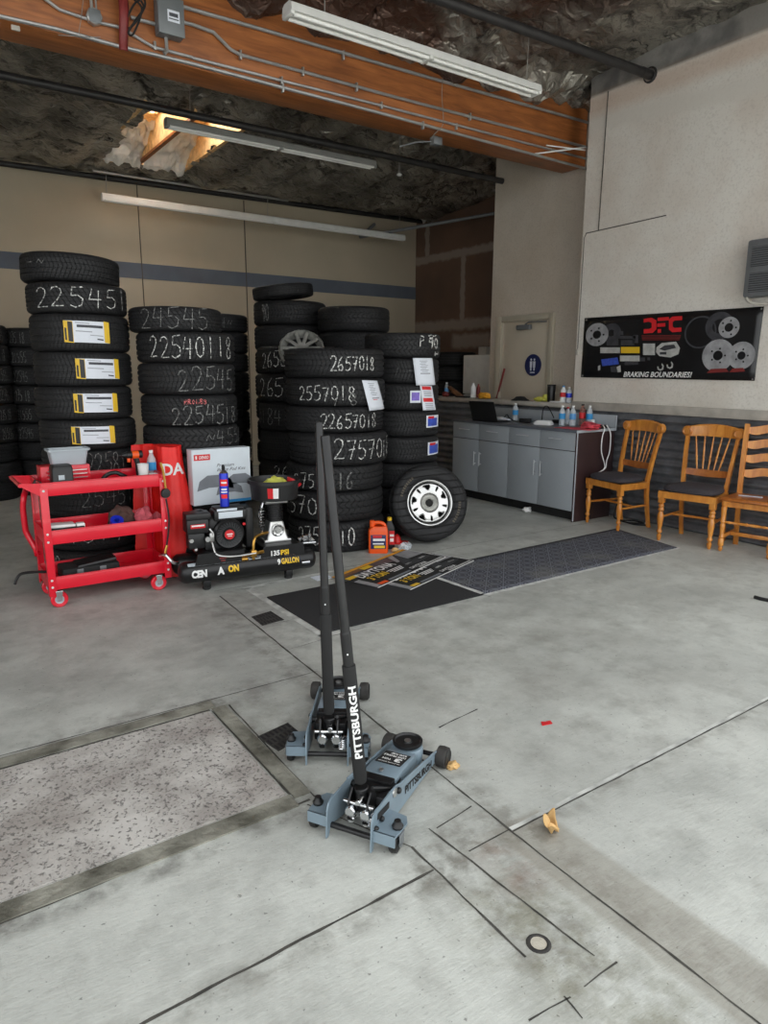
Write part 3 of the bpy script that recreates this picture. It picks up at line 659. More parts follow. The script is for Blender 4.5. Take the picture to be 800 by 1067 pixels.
# fluorescent strip lights
def strip_light(xa, xb, y, z, m, label, w=.11, chains=(), hang=None):
    t = thing('strip_light', ((xa+xb)/2, y, z), label, 'ceiling light', 'fluorescent strip lights under the roof')
    L = xb-xa; cx = (xa+xb)/2
    b = MB(); prof = [(-w/2, -.02), (-w/2*.85, .035), (-w*.25, .05), (w*.25, .05), (w/2*.85, .035), (w/2, -.02), (w*.2, -.012), (-w*.2, -.012)]
    b.prism(prof, 0, L, frame((xa, y, z), (0, 1, 0), (0, 0, 1), (1, 0, 0))); b.build('housing', m, t, ang=25)
    for k in (0, 1):
        h0 = xa+.03+k*L/2; h1 = xa+L/2-.02+k*(L/2-.01)
        for s in (-1, 1): MB().cyl((h0, y+s*w*.27, z-.03), (h1, y+s*w*.27, z-.03), .0135, n=10).build('lamp', 'tube', t)
    for xx in (xa+.012, cx, xb-.012): MB().box((xx, y, z-.022), (.03, w*.9, .034), bev=.004).build('lampholder', m, t)
    for xx in chains: MB().tube([(xx, y, z+.05), (xx+.015, y+.01, hang or zc(xx, y)-.02)], .004, 6).build('hanger_wire', 'wire', t)
strip_light(2.50, 4.95, 4.79, 3.92, 'white_metal', 'long white strip light nearest the camera in front of the beam', .15, (2.8, 4.83))
strip_light(2.45, 4.90, 7.28, 3.85, 'grey_enamel', 'grey strip light hanging below the bright skylight', .12, (2.7, 4.8))
strip_light(2.36, 7.0, 9.53, 3.58, 'white_metal', 'thin long strip light farthest back by the back wall', .08, (2.42, 4.6, 6.9), 3.92)
t = thing('sensor', at(420, 170, 'z', 3.9), 'small white sensor hanging under the dark roof', 'sensor')
p = at(416, 182, 'y', 6.9); b = MB(); b.ball(tuple(p), .03, (1, 1, .6)); b.build('sensor_cap', 'white_metal', t); MB().tube([tuple(p), (p.x, p.y, 4.34)], .005).build('sensor_stem', 'wire', t)

# wall banner with brake parts
BX = 6.088
def bp_(cx, cy): p = at(600+cx/4, 200+cy/4, 'x', BX); return (5.05-p.y, p.z-1.43)
bf = frame((BX, 5.05, 1.43), (0, -1, 0), (0, 0, 1), (-1, 0, 0))
ban = thing('banner', (BX, 4.1, 1.43), 'wide black brake parts banner with red lettering on the right wall', 'banner')
c4 = [bp_(22, 772), bp_(745, 787), bp_(784, 478), bp_(38, 526)]
b = MB(bf); b.grid(lambda u, v: Vector(((c4[0][0]*(1-u)+c4[1][0]*u)*(1-v)+(c4[3][0]*(1-u)+c4[2][0]*u)*v, (c4[0][1]*(1-u)+c4[1][1]*u)*(1-v)+(c4[3][1]*(1-u)+c4[2][1]*u)*v, .004+.004*noise.noise(Vector((u*5, v*2, 0))))), 30, 8)
o = b.build('banner_sheet', 'vinylblack', ban); md = o.modifiers.new('solid', 'SOLIDIFY'); md.thickness = .002
Z1 = .011
def disc(b, cx, cy, rpx, z=Z1, hole=.0, sq=1.0):
    u, v = bp_(cx, cy); u2, _ = bp_(cx+rpx, cy); _, v2 = bp_(cx, cy-rpx); rx = abs(u2-u); ry = abs(v2-v)
    n = 32; A, B_ = [], []
    for i in range(n):
        a = 2*pi*i/n; A.append(b.bm.verts.new(bf @ Vector((u+rx*cos(a), v+ry*sin(a), z))))
        B_.append(b.bm.verts.new(bf @ Vector((u+rx*hole*cos(a), v+ry*hole*sin(a), z))))
    for i in range(n): b.bm.faces.new((A[i], A[(i+1) % n], B_[(i+1) % n], B_[i])) if hole else None
    if not hole:
        for v_ in B_: b.bm.verts.remove(v_)
        b.bm.faces.new(A)
def poly(b, pts, z=Z1): b.bm.faces.new([b.bm.verts.new(bf @ Vector((*bp_(*p), z))) for p in pts])
def rect(b, x0, y0, x1, y1, z=Z1): poly(b, [(x0, y1), (x1, y1), (x1, y0), (x0, y0)], z)
def flat(fn, name, m):
    b = MB(); fn(b); return b.build(name, m, ban, ang=0, rn=False)
for a in ((150, 588, 40, Z1-.001, .35), (600, 560, 60, Z1-.001, .5), (520, 585, 68, Z1-.0015, .9)): flat(lambda b: disc(b, *a), 'rotor_picture', 'rotordark')
for a in ((90, 595, 48, Z1, .36), (640, 565, 44, Z1, .4), (692, 682, 58, Z1, .3)): flat(lambda b: disc(b, *a), 'rotor_picture', 'rotor')
for a in ((90, 595, 17, Z1+.0004), (640, 565, 18, Z1+.0004), (692, 682, 16, Z1+.0004)): flat(lambda b: disc(b, *a), 'rotor_hub', 'vinylblack')
flat(lambda b: disc(b, 594, 682, 68, Z1+.001, .3), 'rotor_picture', 'rotor')
flat(lambda b: [disc(b, cx+r*cos(k*2*pi/5), cy+r*sin(k*2*pi/5), 4, Z1+.0016) for cx, cy, r in ((594, 682, 30), (692, 682, 27), (90, 595, 28), (640, 565, 30)) for k in range(5)]+[disc(b, 594, 682, 16, Z1+.0016)], 'rotor_holes', 'vinylblack')
flat(lambda b: (poly(b, [(548, 755), (640, 750), (628, 735), (565, 738)], Z1+.002), poly(b, [(642, 752), (708, 748), (700, 733), (655, 736)], Z1+.002)), 'caliper_picture', 'darkred')
flat(lambda b: (poly(b, [(285, 530), (318, 524), (338, 536), (338, 572), (322, 588), (285, 590), (285, 572), (308, 571), (318, 566), (318, 546), (306, 541), (285, 545)], Z1),
                poly(b, [(343, 524), (390, 521), (390, 535), (343, 538)], Z1), poly(b, [(341, 548), (375, 546), (375, 561), (341, 563)], Z1), poly(b, [(343, 572), (357, 571), (357, 587), (343, 588)], Z1),
                poly(b, [(445, 517), (445, 534), (414, 536), (406, 542), (406, 562), (414, 567), (442, 565), (442, 582), (404, 585), (390, 574), (390, 532), (404, 520)], Z1)), 'brand_lettering', 'printred')
flat(lambda b: [rect(b, 276+k, 597+k*6, 440-k*2, 600+k*6) for k in (0, 1, 2, 3)], 'small_print', 'darkred')
flat(lambda b: (rect(b, 160, 580, 200, 596), rect(b, 178, 600, 252, 612), rect(b, 130, 615, 180, 640), rect(b, 190, 618, 246, 640), rect(b, 240, 596, 262, 630)), 'box_picture', 'rotordark')
flat(lambda b: (rect(b, 104, 648, 186, 672), rect(b, 282, 632, 332, 680), rect(b, 186, 682, 268, 706), poly(b, [(94, 726), (104, 722), (104, 742), (94, 744)]), poly(b, [(172, 730), (188, 722), (190, 750), (176, 752)])), 'box_picture', 'casting')
flat(lambda b: rect(b, 190, 646, 268, 672), 'box_picture', 'yellow')
flat(lambda b: poly(b, [(108, 698), (176, 690), (182, 718), (112, 726)]), 'box_picture', 'printblue')
flat(lambda b: (poly(b, [(338, 648), (360, 630), (420, 624), (436, 650), (430, 676), (396, 690), (350, 684), (336, 668)])), 'caliper_picture', 'casting')
flat(lambda b: (poly(b, [(350, 655), (372, 640), (412, 636), (420, 650), (372, 662)], Z1+.001), poly(b, [(352, 668), (380, 666), (380, 678), (352, 678)], Z1+.001)), 'caliper_detail', 'rotordark')  # dark areas of the printed caliper
flat(lambda b: (poly(b, [(146, 730), (170, 726), (178, 750), (150, 752)]), rect(b, 270, 690, 290, 706), rect(b, 300, 690, 312, 702), poly(b, [(205, 705), (262, 707), (262, 720), (205, 722)])), 'pad_picture', 'rotordark')
def hook(b, cx, cy):
    pts = [(-14, 6), (-12, 18), (0, 24), (12, 18), (14, 2), (6, -8), (4, -2), (8, 4), (6, 14), (0, 17), (-7, 14), (-8, 5)]
    poly(b, [(cx+x, cy+y) for x, y in pts], Z1+.001)
flat(lambda b: (hook(b, 355, 722), hook(b, 394, 714)), 'clip_picture', 'casting')
u0, v0 = bp_(201, 760); u1, v1 = bp_(486, 762)
text('BRAKING BOUNDARIES!', .052, bf @ TR((u0+u1)/2, (v0+v1)/2, Z1) @ Matrix.Rotation(atan2(v1-v0, u1-u0), 4, 'Z'), 'white', 'lettering', ban, width=u1-u0, bold=.02, shear=.25)
for x, y in ((30, 766), (738, 780), (46, 534), (776, 487)): flat(lambda b: disc(b, x, y, 4, Z1), 'grommet', 'alu')

# wall grille unit at the right edge
ac = thing('wall_vent', (6.0, 2.95, 2.1), 'grey louvred ventilation unit on the right wall, cut by the frame', 'vent')
MB().box((6.03, 2.88, 2.34), (.14, .82, .46), bev=.02).build('vent_housing', 'acgrey', ac)
for z in (2.225, 2.43):
    MB().box((5.958, 2.88, z), (.012, .72, .155)).build('vent_panel', 'acdark', ac)
    b = MB()
    for k in range(9): b.box((5.952, 2.88, z-.07+.0175*k), (.006, .72, .006), rot=(0, .6, 0))
    b.build('louvre', 'acgrey', ac)
MB().tube([(5.97, 3.26, 2.11), (6.0, 3.2, 2.06), (6.05, 2.9, 2.04)], .012, 8, smooth=5).build('vent_lip', 'ledge', ac)
tag(MB().tube([at(552, 161, 'y', 5.435), at(610, 153.5, 'y', 5.28)], .008, 8).build('thin_rod', 'white_metal'), 'longer thin white rod crossing the beam end by the right wall', 'rod')
tag(MB().tube([at(569, 151.5, 'y', 5.435), at(610, 156.5, 'y', 5.25)], .007, 8).build('thin_rod', 'white_metal'), 'shorter thin white rod just above the longer one at the beam end', 'rod')
# ================================================================ TIRES
R0, W0 = .34, .22
def tire_mesh(var):
    b = MB(); hw = W0/2
    gs = {0: (-.058, -.021, .021, .058), 1: (-.06, -.03, 0, .03, .06), 2: (-.045, 0, .045)}[var]; gd = .007
    pr = [(.212, -.082), (.222, -.094), (.245, -.101), (.262, -.1035), (.264, -.1055), (.285, -.1065), (.287, -.1085), (.305, -.1075), (.318, -.103), (.330, -.094), (.3365, -.083)]
    for g in gs: pr += [(R0, g-.0062), (R0-gd, g-.0045), (R0-gd, g+.0045), (R0, g+.0062)]
    pr += [(r, -z) for r, z in reversed(pr[:11])]
    pr += [(.214, .070), (.275, .066), (.318, .05), (.324, 0), (.318, -.05), (.275, -.066), (.214, -.070)]
    b.lathe(pr, n=72, close=True)
    me = bpy.data.meshes.new('tire'); bmesh.ops.recalc_face_normals(b.bm, faces=b.bm.faces); b.bm.to_mesh(me); b.bm.free()
    me.materials.append(RUB[var]); me.polygons.foreach_set('use_smooth', [True]*len(me.polygons)); me.set_sharp_from_angle(angle=radians(32)); return me
TM = [tire_mesh(i) for i in range(3)]
def mk_tire(C, R, z0, z1, label, group=None, var=0, tilt=None, spin=0):
    o = bpy.data.objects.new('tire', TM[var]); COL.objects.link(o); h = z1-z0
    o.location = (C[0], C[1], (z0+z1)/2); o.scale = (R/R0, R/R0, h*.992/(W0*.9864))
    if tilt: o.rotation_euler = tilt
    tag(o, label, 'tire', group); o['_R'] = R; o['_spin'] = spin
    return o
DIG = {
 '0': [[(.3, 1), (.08, .85), (0, .5), (.08, .15), (.3, 0), (.52, .15), (.6, .5), (.52, .85), (.3, 1)]],
 '1': [[(.25, 1), (.25, 0)]], '2': [[(0, .78), (.1, .95), (.32, 1), (.52, .88), (.54, .68), (.36, .38), (0, .02), (.62, .04)]],
 '4': [[(.16, 1), (0, .45), (.62, .48)], [(.5, .95), (.42, 0)]], '5': [[(.62, 1), (.12, .96), (.06, .56), (.36, .6), (.58, .42), (.5, .12), (.22, 0), (0, .1)]],
 '6': [[(.48, 1), (.16, .7), (.02, .3), (.14, .03), (.42, .02), (.56, .24), (.42, .45), (.1, .36)]],
 '7': [[(0, .96), (.6, 1), (.24, 0)], [(.12, .5), (.56, .54)]],
 '8': [[(.3, .52), (.06, .7), (.12, .95), (.36, 1), (.52, .84), (.42, .62), (.12, .4), (.02, .18), (.2, 0), (.46, .06), (.56, .28), (.3, .52)]],
 '9': [[(.52, .74), (.32, .56), (.08, .68), (.14, .95), (.42, .98), (.52, .74), (.42, 0)]],
 '3': [[(.05, .9), (.35, 1), (.52, .8), (.28, .55), (.55, .3), (.4, .03), (0, .08)]],
 'R': [[(0, 0), (.02, 1), (.4, .95), (.45, .65), (.05, .52), (.55, 0)]], 'P': [[(0, 0), (.04, 1), (.45, .92), (.45, .6), (.04, .5)]],
 'O': [[(.3, 1), (.02, .5), (.3, 0), (.58, .5), (.3, 1)]], 'H': [[(.05, 0), (.05, 1)], [(.5, 0), (.5, 1)], [(.05, .5), (.5, .5)]],
 '/': [[(.1, 0), (.4, 1)]], '-': [[(0, .5), (.5, .5)]], '~': [[(0, .3), (.2, .7), (.4, .3), (.6, .7)]], ' ': []}
def cyl_fn(a0, zc_, k, dz, rad):
    return lambda s, t: Vector((rad*cos(a0+s/rad), rad*sin(a0+s/rad), zc_+t))
def ang_at(px, C, R, py=430):
    d = at(px, py, 'y', 5)-EYE; d = Vector((d.x, d.y)).normalized()
    c = Vector((C[0], C[1])); bq = d.dot(c); disc_ = bq*bq-c.dot(c)+R*R
    t = bq-sqrt(max(disc_, 0)); p = d*t-c; return atan2(p.y, p.x)
def chalk_on(tire, s, xa, xb, lo=.2, hi=.85, m='chalk', w=.0075, py=430, slope=0):
    """handwriting wrapped round the tread, in the tire's own coordinates; xa..xb are where it starts and ends in the photo"""
    C = tire.location; R = tire['_R']; a0 = ang_at(xa, C, R, py); a1 = ang_at(xb, C, R, py)
    if a1 < a0: a1 += 2*pi
    n = len(s); L = (a1-a0)*R0; adv = L/n; rnd = random.Random(s+str(xa)); rad = R0+.0012
    b = MB(); h = (hi-lo)*W0
    for i, ch in enumerate(s):
        jx, jz, js = rnd.uniform(-.06, .06), rnd.uniform(-.05, .05), rnd.uniform(.9, 1.08)
        for st in DIG.get(ch, []):
            P = []
            for (x0, y0), (x1, y1) in zip(st, st[1:]):
                k = 5
                for q in range(k): P.append((x0+(x1-x0)*q/k, y0+(y1-y0)*q/k))
            P.append(st[-1])
            P = [((i+.12+jx+x*1.22*js)*adv, (lo-.5)*W0+(y*js+jz)*h+slope*(i/n)*h) for x, y in P]
            A, B_ = [], []
            for j, p in enumerate(P):
                d = Vector(P[min(j+1, len(P)-1)])-Vector(P[max(j-1, 0)]); d.normalize(); nn = Vector((-d.y, d.x))*w*.4*(1+.35*rnd.uniform(-1, 1))
                for lst, sg_ in ((A, 1), (B_, -1)):
                    q = Vector(p)+nn*sg_; a = a0+q.x/R0; lst.append(b.bm.verts.new((rad*cos(a), rad*sin(a), q.y)))
            for j in range(len(P)-1): b.bm.faces.new((A[j], A[j+1], B_[j+1], B_[j]))
    return b.build('chalk_marking', m, tire, ang=0, rn=False)
def patch_on(tire, xa, xb, z0, z1, m, name, off=.0025, py=430, u0=0, u1=1, parent=None, sl=0):
    C = tire.location; R = tire['_R']; a0 = ang_at(xa, C, R, py); a1 = ang_at(xb, C, R, py)
    a0, a1 = a0+(a1-a0)*u0, a0+(a1-a0)*u1; rad = R0+off; b = MB()
    b.grid(lambda u, v: Vector((rad*cos(a0+(a1-a0)*u), rad*sin(a0+(a1-a0)*u), (z0+(z1-z0)*v-.5)*W0+sl*u)), 10, 2)
    return b.build(name, m, parent or tire, ang=0)
def zs_for(C, R, ys):
    d = Vector(C).normalized(); f = Vector(C)-d*R; out = []
    for y in ys:
        lo, hi = -1, 4
        for _ in range(40):
            mid = (lo+hi)/2
            if proj_y((f.x, f.y, mid)) > y: lo = mid
            else: hi = mid
        out.append(lo)
    return out
def stack(C, R, ys, labels, group=None, var=0, jit=.008, ground=True, nfill=0):
    """tires from the top down; ys are the seam heights seen in the photo"""
    z = zs_for(C, R, ys) if ys[0] > 10 else list(ys)
    if ground:
        while nfill and len(z) > 1: break
        z[-1] = 0.0
    rnd = random.Random(int(C[0]*1000)); T = []
    for i, lb in enumerate(labels):
        v = var if not isinstance(var, (list, tuple)) else var[i]
        T.append(mk_tire((C[0]+rnd.uniform(-jit, jit), C[1]+rnd.uniform(-jit, jit)), R, z[i+1], z[i], lb, group, v))
    return T
ORD = ['top', 'second', 'third', 'fourth', 'fifth', 'sixth', 'seventh', 'eighth', 'ninth', 'tenth']
# --- stack A, behind the red cart
CA = (1.137, 5.477); RA = .33
A = stack(CA, RA, [2.073, 1.869, 1.617, 1.379, 1.15, .936, .697, .454, .206, 0], [
 'tire chalked 22545, below the tilted top tire of the stack behind the cart',
 'new tire, highest of four with yellow and white paper stickers', 'new tire, second of the four with yellow and white stickers',
 'new tire, third of the four with yellow and white stickers', 'new tire, lowest of the four with stickers, just above the cart',
 'tire with smeared white chalk just above the red cart top', 'tire seen in the upper gap of the red cart', 'tire chalked 7517 seen in the lower gap of the red cart',
 'bottom tire of the stack behind the red cart'], 'tires stacked behind the red cart', (1, 0, 0, 0, 0, 1, 0, 1, 0))
p = at(74, 300, 'y', 5.4)
p = at(75, 300, 'y', 5.62); top = mk_tire((p.x, 5.62), .33, 2.085, 2.28, 'tilted tire lying on top of the tallest stack behind the red cart', 'tires stacked behind the red cart', 0, (.0, .035, 0))
chalk_on(top, '~ -~', 30, 62, .45, .8, 'chalkdim', .006)
chalk_on(A[0], '225451', 48, 138, .2, .88, 'chalk', .0085)
for i, (xa, xb) in enumerate(((73, 119), (82, 126), (77, 122), (72, 117))):
    t = A[1+i]; f = lambda m, n, z0, z1, o, u0, u1, par=None: patch_on(t, xa, xb, z0, z1, m, n, o, 420, u0, u1, par, -.004)
    st = f('paper', 'label_sticker', .24, .8, .003, 0, 1)
    f('yellow', 'sticker_band', .24, .8, .0036, .87, 1, st); f('yellow', 'sticker_band', .24, .8, .0036, 0, .2, st)
    f('black', 'sticker_print', .26, .78, .0042, .09, .19, st); f('black', 'sticker_print', .3, .62, .0042, .02, .06, st)
    f('print', 'sticker_print', .63, .70, .0040, .28, .84, st); f('printpale', 'sticker_print', .74, .76, .0040, .25, .55, st); f('printpale', 'sticker_print', .52, .545, .0040, .25, .6, st); f('printpale', 'sticker_print', .42, .44, .0040, .55, .84, st); f('print', 'sticker_print', .31, .345, .0040, .7, .84, st)
chalk_on(A[5], '22581', 84, 128, .3, .9, 'chalkdim', .007); chalk_on(A[6], '25451', 75, 133, .35, .85, 'chalkdim', .006)
chalk_on(A[7], '7517', 58, 122, .3, 1.0, 'chalk', .007); chalk_on(A[8], '2 8', 30, 50, .2, .8, 'chalk', .007)
# --- stack B, behind the white box
CB = (1.83, 5.235); RB = .355
zB = zs_for(CB, RB, [318, 345, 378, 412, 445, 475])+[.68, .45, .22, 0]
B = stack(CB, RB, zB, ['tire chalked 24545, top of the stack behind the white carton', 'tire chalked 2254018, second in the stack behind the white carton',
 'tire chalked 22545, third in the stack behind the white carton', 'tire with pink marks above chalked 2254518', 'tire chalked 4558 just above the white carton']+
 ['black tire low in the stack hidden behind the white carton']*4, 'tires stacked behind the white carton', (1, 0, 0, 1, 2, 0, 0, 0, 0))
B[0].location.x -= .06; B[0].location.y += .03; B[0].scale.x = B[0].scale.y = .98; B[0]['_R'] = .333
chalk_on(B[0], '24545', 152, 221, .12, .92, 'chalkdim', .008); chalk_on(B[1], '22540118', 160, 243, .15, .85, 'chalk', .009); chalk_on(B[2], '22545', 186, 243, .15, .85, 'chalkdim', .0095)
chalk_on(B[3], '2254518', 178, 245, .08, .66, 'chalkdim', .009); chalk_on(B[3], 'RROH88', 192, 216, .72, .86, 'chalkpink', .006); chalk_on(B[4], '~4558', 212, 249, .35, .9, 'chalkdim', .006)
# --- front stack F with 2657018
CF = (3.07, 5.16); RF = .42
F_ = stack(CF, RF, [362, 394, 424, 452, 486, 514, 545, 573], ['tire chalked 2657018, top of the large front stack, right of centre', 'tire chalked 2557018 with a white sheet on its right side', 'tire chalked 2657018, third from the top of the front stack',
 'wide tire chalked 2757018, fourth in the front stack', 'tire chalked 275 16, behind the jack handles', 'tire chalked 570, sixth in the front stack', 'tire chalked 275 and 10 on the floor beside the orange jug'],
 'tires in the large front stack', (0, 0, 1, 0, 2, 2, 1))
F_[3].location.x += .02; F_[3].location.y -= .03
chalk_on(F_[0], '2657018', 344, 390, .25, .72, 'chalk', .0095); chalk_on(F_[1], '2557018', 312, 371, .22, .72, 'chalk', .0085); chalk_on(F_[1], '/ 8', 346, 372, .05, .42, 'chalkdim', .006)
chalk_on(F_[2], '22657018', 333, 392, .2, .72, 'chalk', .009); chalk_on(F_[3], '2757018', 347, 405, .22, .8, 'chalk', .009); chalk_on(F_[4], '275', 305, 327, .15, .7, 'chalk', .008); chalk_on(F_[4], '16', 350, 368, .15, .75, 'chalkdim', .012)
chalk_on(F_[5], '570', 300, 331, .25, .85, 'chalk', .01); chalk_on(F_[6], '275', 308, 332, .25, .85, 'chalk', .009); chalk_on(F_[6], '10', 352, 369, .25, .8, 'chalk', .01)
# --- stack E behind its left shoulder, and the dusty wheel cover on it
CE = (3.20, 6.06); RE = .385
zE = zs_for(CE, RE, [360, 389, 420, 450, 482])+[.44, .22, 0]
E_ = stack(CE, RE, zE, ['tire chalked 2656, top of the stack left behind the large front stack', 'tire chalked 265, second in the stack behind the front stack', 'tire chalked 184, third in the stack behind the front stack', 'fourth tire in the dark stack behind the front stack', 'tire chalked 26 low behind the front stack',
  'black tire near the bottom of the dark stack behind the front stack', 'black tire near the bottom of the dark stack behind the front stack'], 'tires in the dark stack behind the front stack', (0, 1, 0, 0, 1, 0, 0))
chalk_on(E_[0], '2656', 275, 300, .2, .75, 'chalk', .009, slope=.1); chalk_on(E_[1], '265', 272, 297, .2, .8, 'chalk', .008); chalk_on(E_[2], '0184', 270, 294, .25, .8, 'chalkdim', .008); chalk_on(E_[4], '26', 284, 300, .35, .85, 'chalk', .008)
c = at(314, 356, 'y', 5.62); wc = thing('wheel', (c.x, c.y, c.z), 'dusty grey wheel rim lying tilted on the dark stack', 'wheel')
nz = Vector((-.42, -.72, .55)).normalized(); xx = Vector((.86, -.5, 0)).normalized(); yy = nz.cross(xx)
WM = frame((c.x, c.y, c.z-.06), xx, yy, nz)
MB(WM).lathe([(.15, -.05), (.185, -.07), (.2, -.06), (.205, -.03), (.2, 0), (.185, .02), (.175, .0), (.165, -.02)], n=40, close=True).build('rim', 'dirtyalu', wc)
b = MB(WM)
for k in range(10):
    a = 2*pi*k/10; b.box((.11*cos(a), .11*sin(a), .004), (.13, .032, .02), rot=(0, 0, a), bev=.005)
b.lathe([(0, .02), (.05, .018), (.055, 0), (.055, -.02)], n=24); b.build('spokes', 'dirtyalu', wc)
b = MB(WM)
for k in range(14):
    a = 2*pi*k/14; b.box((.192*cos(a), .192*sin(a), -.022), (.022, .055, .05), rot=(0, 0, a), bev=.006)
b.build('rim_block', 'alu', wc)
# --- right stack G
CG = (3.877, 5.301); RG = .35
zG = zs_for(CG, RG, [346, 373, 400, 428, 456, 484, 510])+[.22, 0]
G = stack(CG, RG, zG, ['tire with chalk marks, top of the stack behind the leaning wheel', 'tire with a white sheet on it in the right stack', 'tire with round sticker and red and white hang tag', 'tire with a blue sticker, fourth in the right stack', 'tire with a blue sticker, fifth in the right stack',
  'sixth tire of the right stack, just above the leaning wheel', 'black tire hidden behind the leaning alloy wheel', 'black tire hidden behind the leaning alloy wheel'], 'tires stacked behind the leaning wheel', (2, 0, 0, 0, 0, 0, 0, 0))
chalk_on(G[0], 'P', 436, 442, .45, .85, 'chalk', .009); chalk_on(G[0], '90', 444, 455, .4, .8, 'chalk', .02); chalk_on(G[0], '~', 444, 454, .82, .95, 'chalk', .01); chalk_on(G[0], 'H', 451, 456, .1, .28, 'chalk', .012); chalk_on(G[1], '/ -', 410, 432, .35, .65, 'chalkdim', .006)
st = patch_on(G[2], 427, 438, .3, .75, 'paper', 'round_sticker', .003); patch_on(G[2], 428.5, 436.5, .38, .68, 'purple', 'sticker_print', .0036, parent=st)
for t, xa, xb, lo, hi in ((G[3], 444, 456.2, .35, .8), (G[4], 446, 456.6, .3, .78)):
    st = patch_on(t, xa, xb, lo, hi, 'paper', 'square_sticker', .003); patch_on(t, xa, xb, lo+.05, hi-.1, 'printblue', 'sticker_print', .0036, u0=.08, u1=.8, parent=st); patch_on(t, xa, xb, hi-.12, hi-.03, 'printred', 'sticker_print', .0038, u0=.1, u1=.5, parent=st)
def sheet(pts, C, R, label, name, lines, red=()):
    """a limp sheet hung on the tread: pts are its four corners in the photo (tl, tr, br, bl)"""
    A0 = [ang_at(x, C, R+.012, y) for x, y in pts]
    def P(u, v, off=0):
        a = (A0[0]*(1-u)+A0[1]*u)*(1-v)+(A0[3]*(1-u)+A0[2]*u)*v
        y = (pts[0][1]*(1-u)+pts[1][1]*u)*(1-v)+(pts[3][1]*(1-u)+pts[2][1]*u)*v
        rr = R+.010+.012*v+off; d = Vector(C).normalized(); z = zs_for(C, rr*cos(a-atan2(-d.y, -d.x)), [y])[0]
        return Vector((C[0]+rr*cos(a), C[1]+rr*sin(a), z))
    t = thing(name, P(.5, 1), label, 'paper')
    b = MB(); b.grid(lambda u, v: P(u, v), 8, 8); o = b.build('sheet', 'paper', t); md = o.modifiers.new('solid', 'SOLIDIFY'); md.thickness = .001
    b = MB(); br = MB()
    for (u0, u1, v0, v1, r_) in lines:
        k = br if r_ else b
        vs = [[k.bm.verts.new(P(u0+(u1-u0)*i/4, v, .0022)) for i in range(5)] for v in (v0, v1)]
        for i in range(4): k.bm.faces.new((vs[0][i], vs[0][i+1], vs[1][i+1], vs[1][i]))
    if len(b.bm.faces): b.build('sheet_print', 'printpale', t, ang=0)
    if len(br.bm.faces): br.build('red_print', 'printred', t, ang=0)
    return t
tx = [(.28+.05*(k % 2), .68-.06*(k % 3), .1+k*.055, .12+k*.055, False) for k in range(8)]
sheet(((377, 396), (393, 396.5), (399, 426), (384, 428)), CF, RF, 'white printed sheet hanging on the large front stack', 'paper_sheet', tx+[(.3, .75, .58, .62, False), (.33, .6, .64, .66, True)])
sheet(((430, 373), (450.5, 373), (452.5, 401), (433, 401.5)), CG, RG, 'white printed sheet hanging high on the right stack', 'paper_sheet', tx+[(.25, .75, .55, .59, False)])
sheet(((437.5, 401.5), (450, 402), (453, 427), (440, 427.5)), CG, RG, 'red and white tag under the sheet on the right stack', 'hang_tag', [(.12, .85, .03, .17, True), (.1, .85, .5, .66, True)]+[(.2, .8, .22+.06*k, .25+.06*k, False) for k in range(4)]+[(.2, .8, .72+.07*k, .75+.07*k, False) for k in range(4)])
# --- stacks further back
GB = 'tires in the dark stacks at the back'
CD = (3.70, 7.17); D = stack(CD, .40, zs_for(CD, .40, [312, 338, 365])+[1.45, 1.2, .95, .7, .45, .22, 0], ['black tire just under the tilted one atop the left of the centre back stacks', 'second tire of the back stack behind the grey rim']+['dark tire hidden low in the back stack behind the grey rim']*7, GB, 0)
p = at(297, 310, 'y', 7.1); mk_tire((p.x, 7.15), .33, D[0].location.z+.165, D[0].location.z+.30, 'black tire lying tilted on the stack behind the grey rim', GB, 0, (-.03, -.10, 0)); chalk_on(D[0], '90', 276, 283, .15, .8, 'chalkdim', .012)
CH = (4.12, 6.50); H_ = stack(CH, .385, zs_for(CH, .385, [318, 345])+[1.65, 1.42, 1.18, .95, .7, .47, .23, 0], ['black tire atop the back stack right of the grey rim', 'second tire of the back stack right of the grey rim']+['dark tire hidden low in the back stack right of the grey rim']*7, GB, (2, 0, 0, 0, 0, 0, 0, 0, 0))
CC = (3.05, 7.75); C_ = stack(CC, .36, zs_for(CC, .36, [326, 345, 368, 388, 408, 430, 452])+[.46, .23, 0], ['tire faintly chalked, top of the dark stack between the two front stacks']+['dark tire in the stack between the two chalked front stacks']*8, GB, 0)
chalk_on(C_[0], '~4~', 226, 246, .2, .8, 'chalkdim', .006)
CI = (2.62, 6.9); I_ = stack(CI, .33, [1.46, 1.24, 1.02, .8, .6, .4, .2, 0], ['dark tire with a pale rim edge, low between the front stacks']+['dark tire in the low stack between the front stacks']*6, GB, 1)
for k, (xm, yy_, n, tp) in enumerate(((-17, 9.25, 9, 1.98), (40, 9.35, 9, 1.96))):
    p = at(xm, 420, 'y', yy_); hh = tp/9; pos = ('at the left edge of the photo', 'half hidden behind the tall stack')[k]
    T = stack((p.x, yy_), .32, [tp-hh*i for i in range(10)], ['%s tire of the dim back stack, %s' % (ORD[i], pos) for i in range(9)], 'tires in the dim stacks at the far left', k % 2, .02)
    for i, t in enumerate(T[:6]): chalk_on(t, ('22545', '275 18', '21555')[(i+k) % 3], (0, 18)[k], (11, 33)[k], .2, .75, 'chalkdim', .007)
for k, (x, y) in enumerate(((7.25, 8.55), (7.3, 9.35))):
    stack((x, y), .36, [1.78-.2*k-.222*i*(1-.1*k) for i in range(8)]+[0], ['%s tire of the %s dark stack beyond the half wall' % (ORD[i], ('nearer', 'farther')[k]) for i in range(8)], 'tires beyond the half wall', 0)

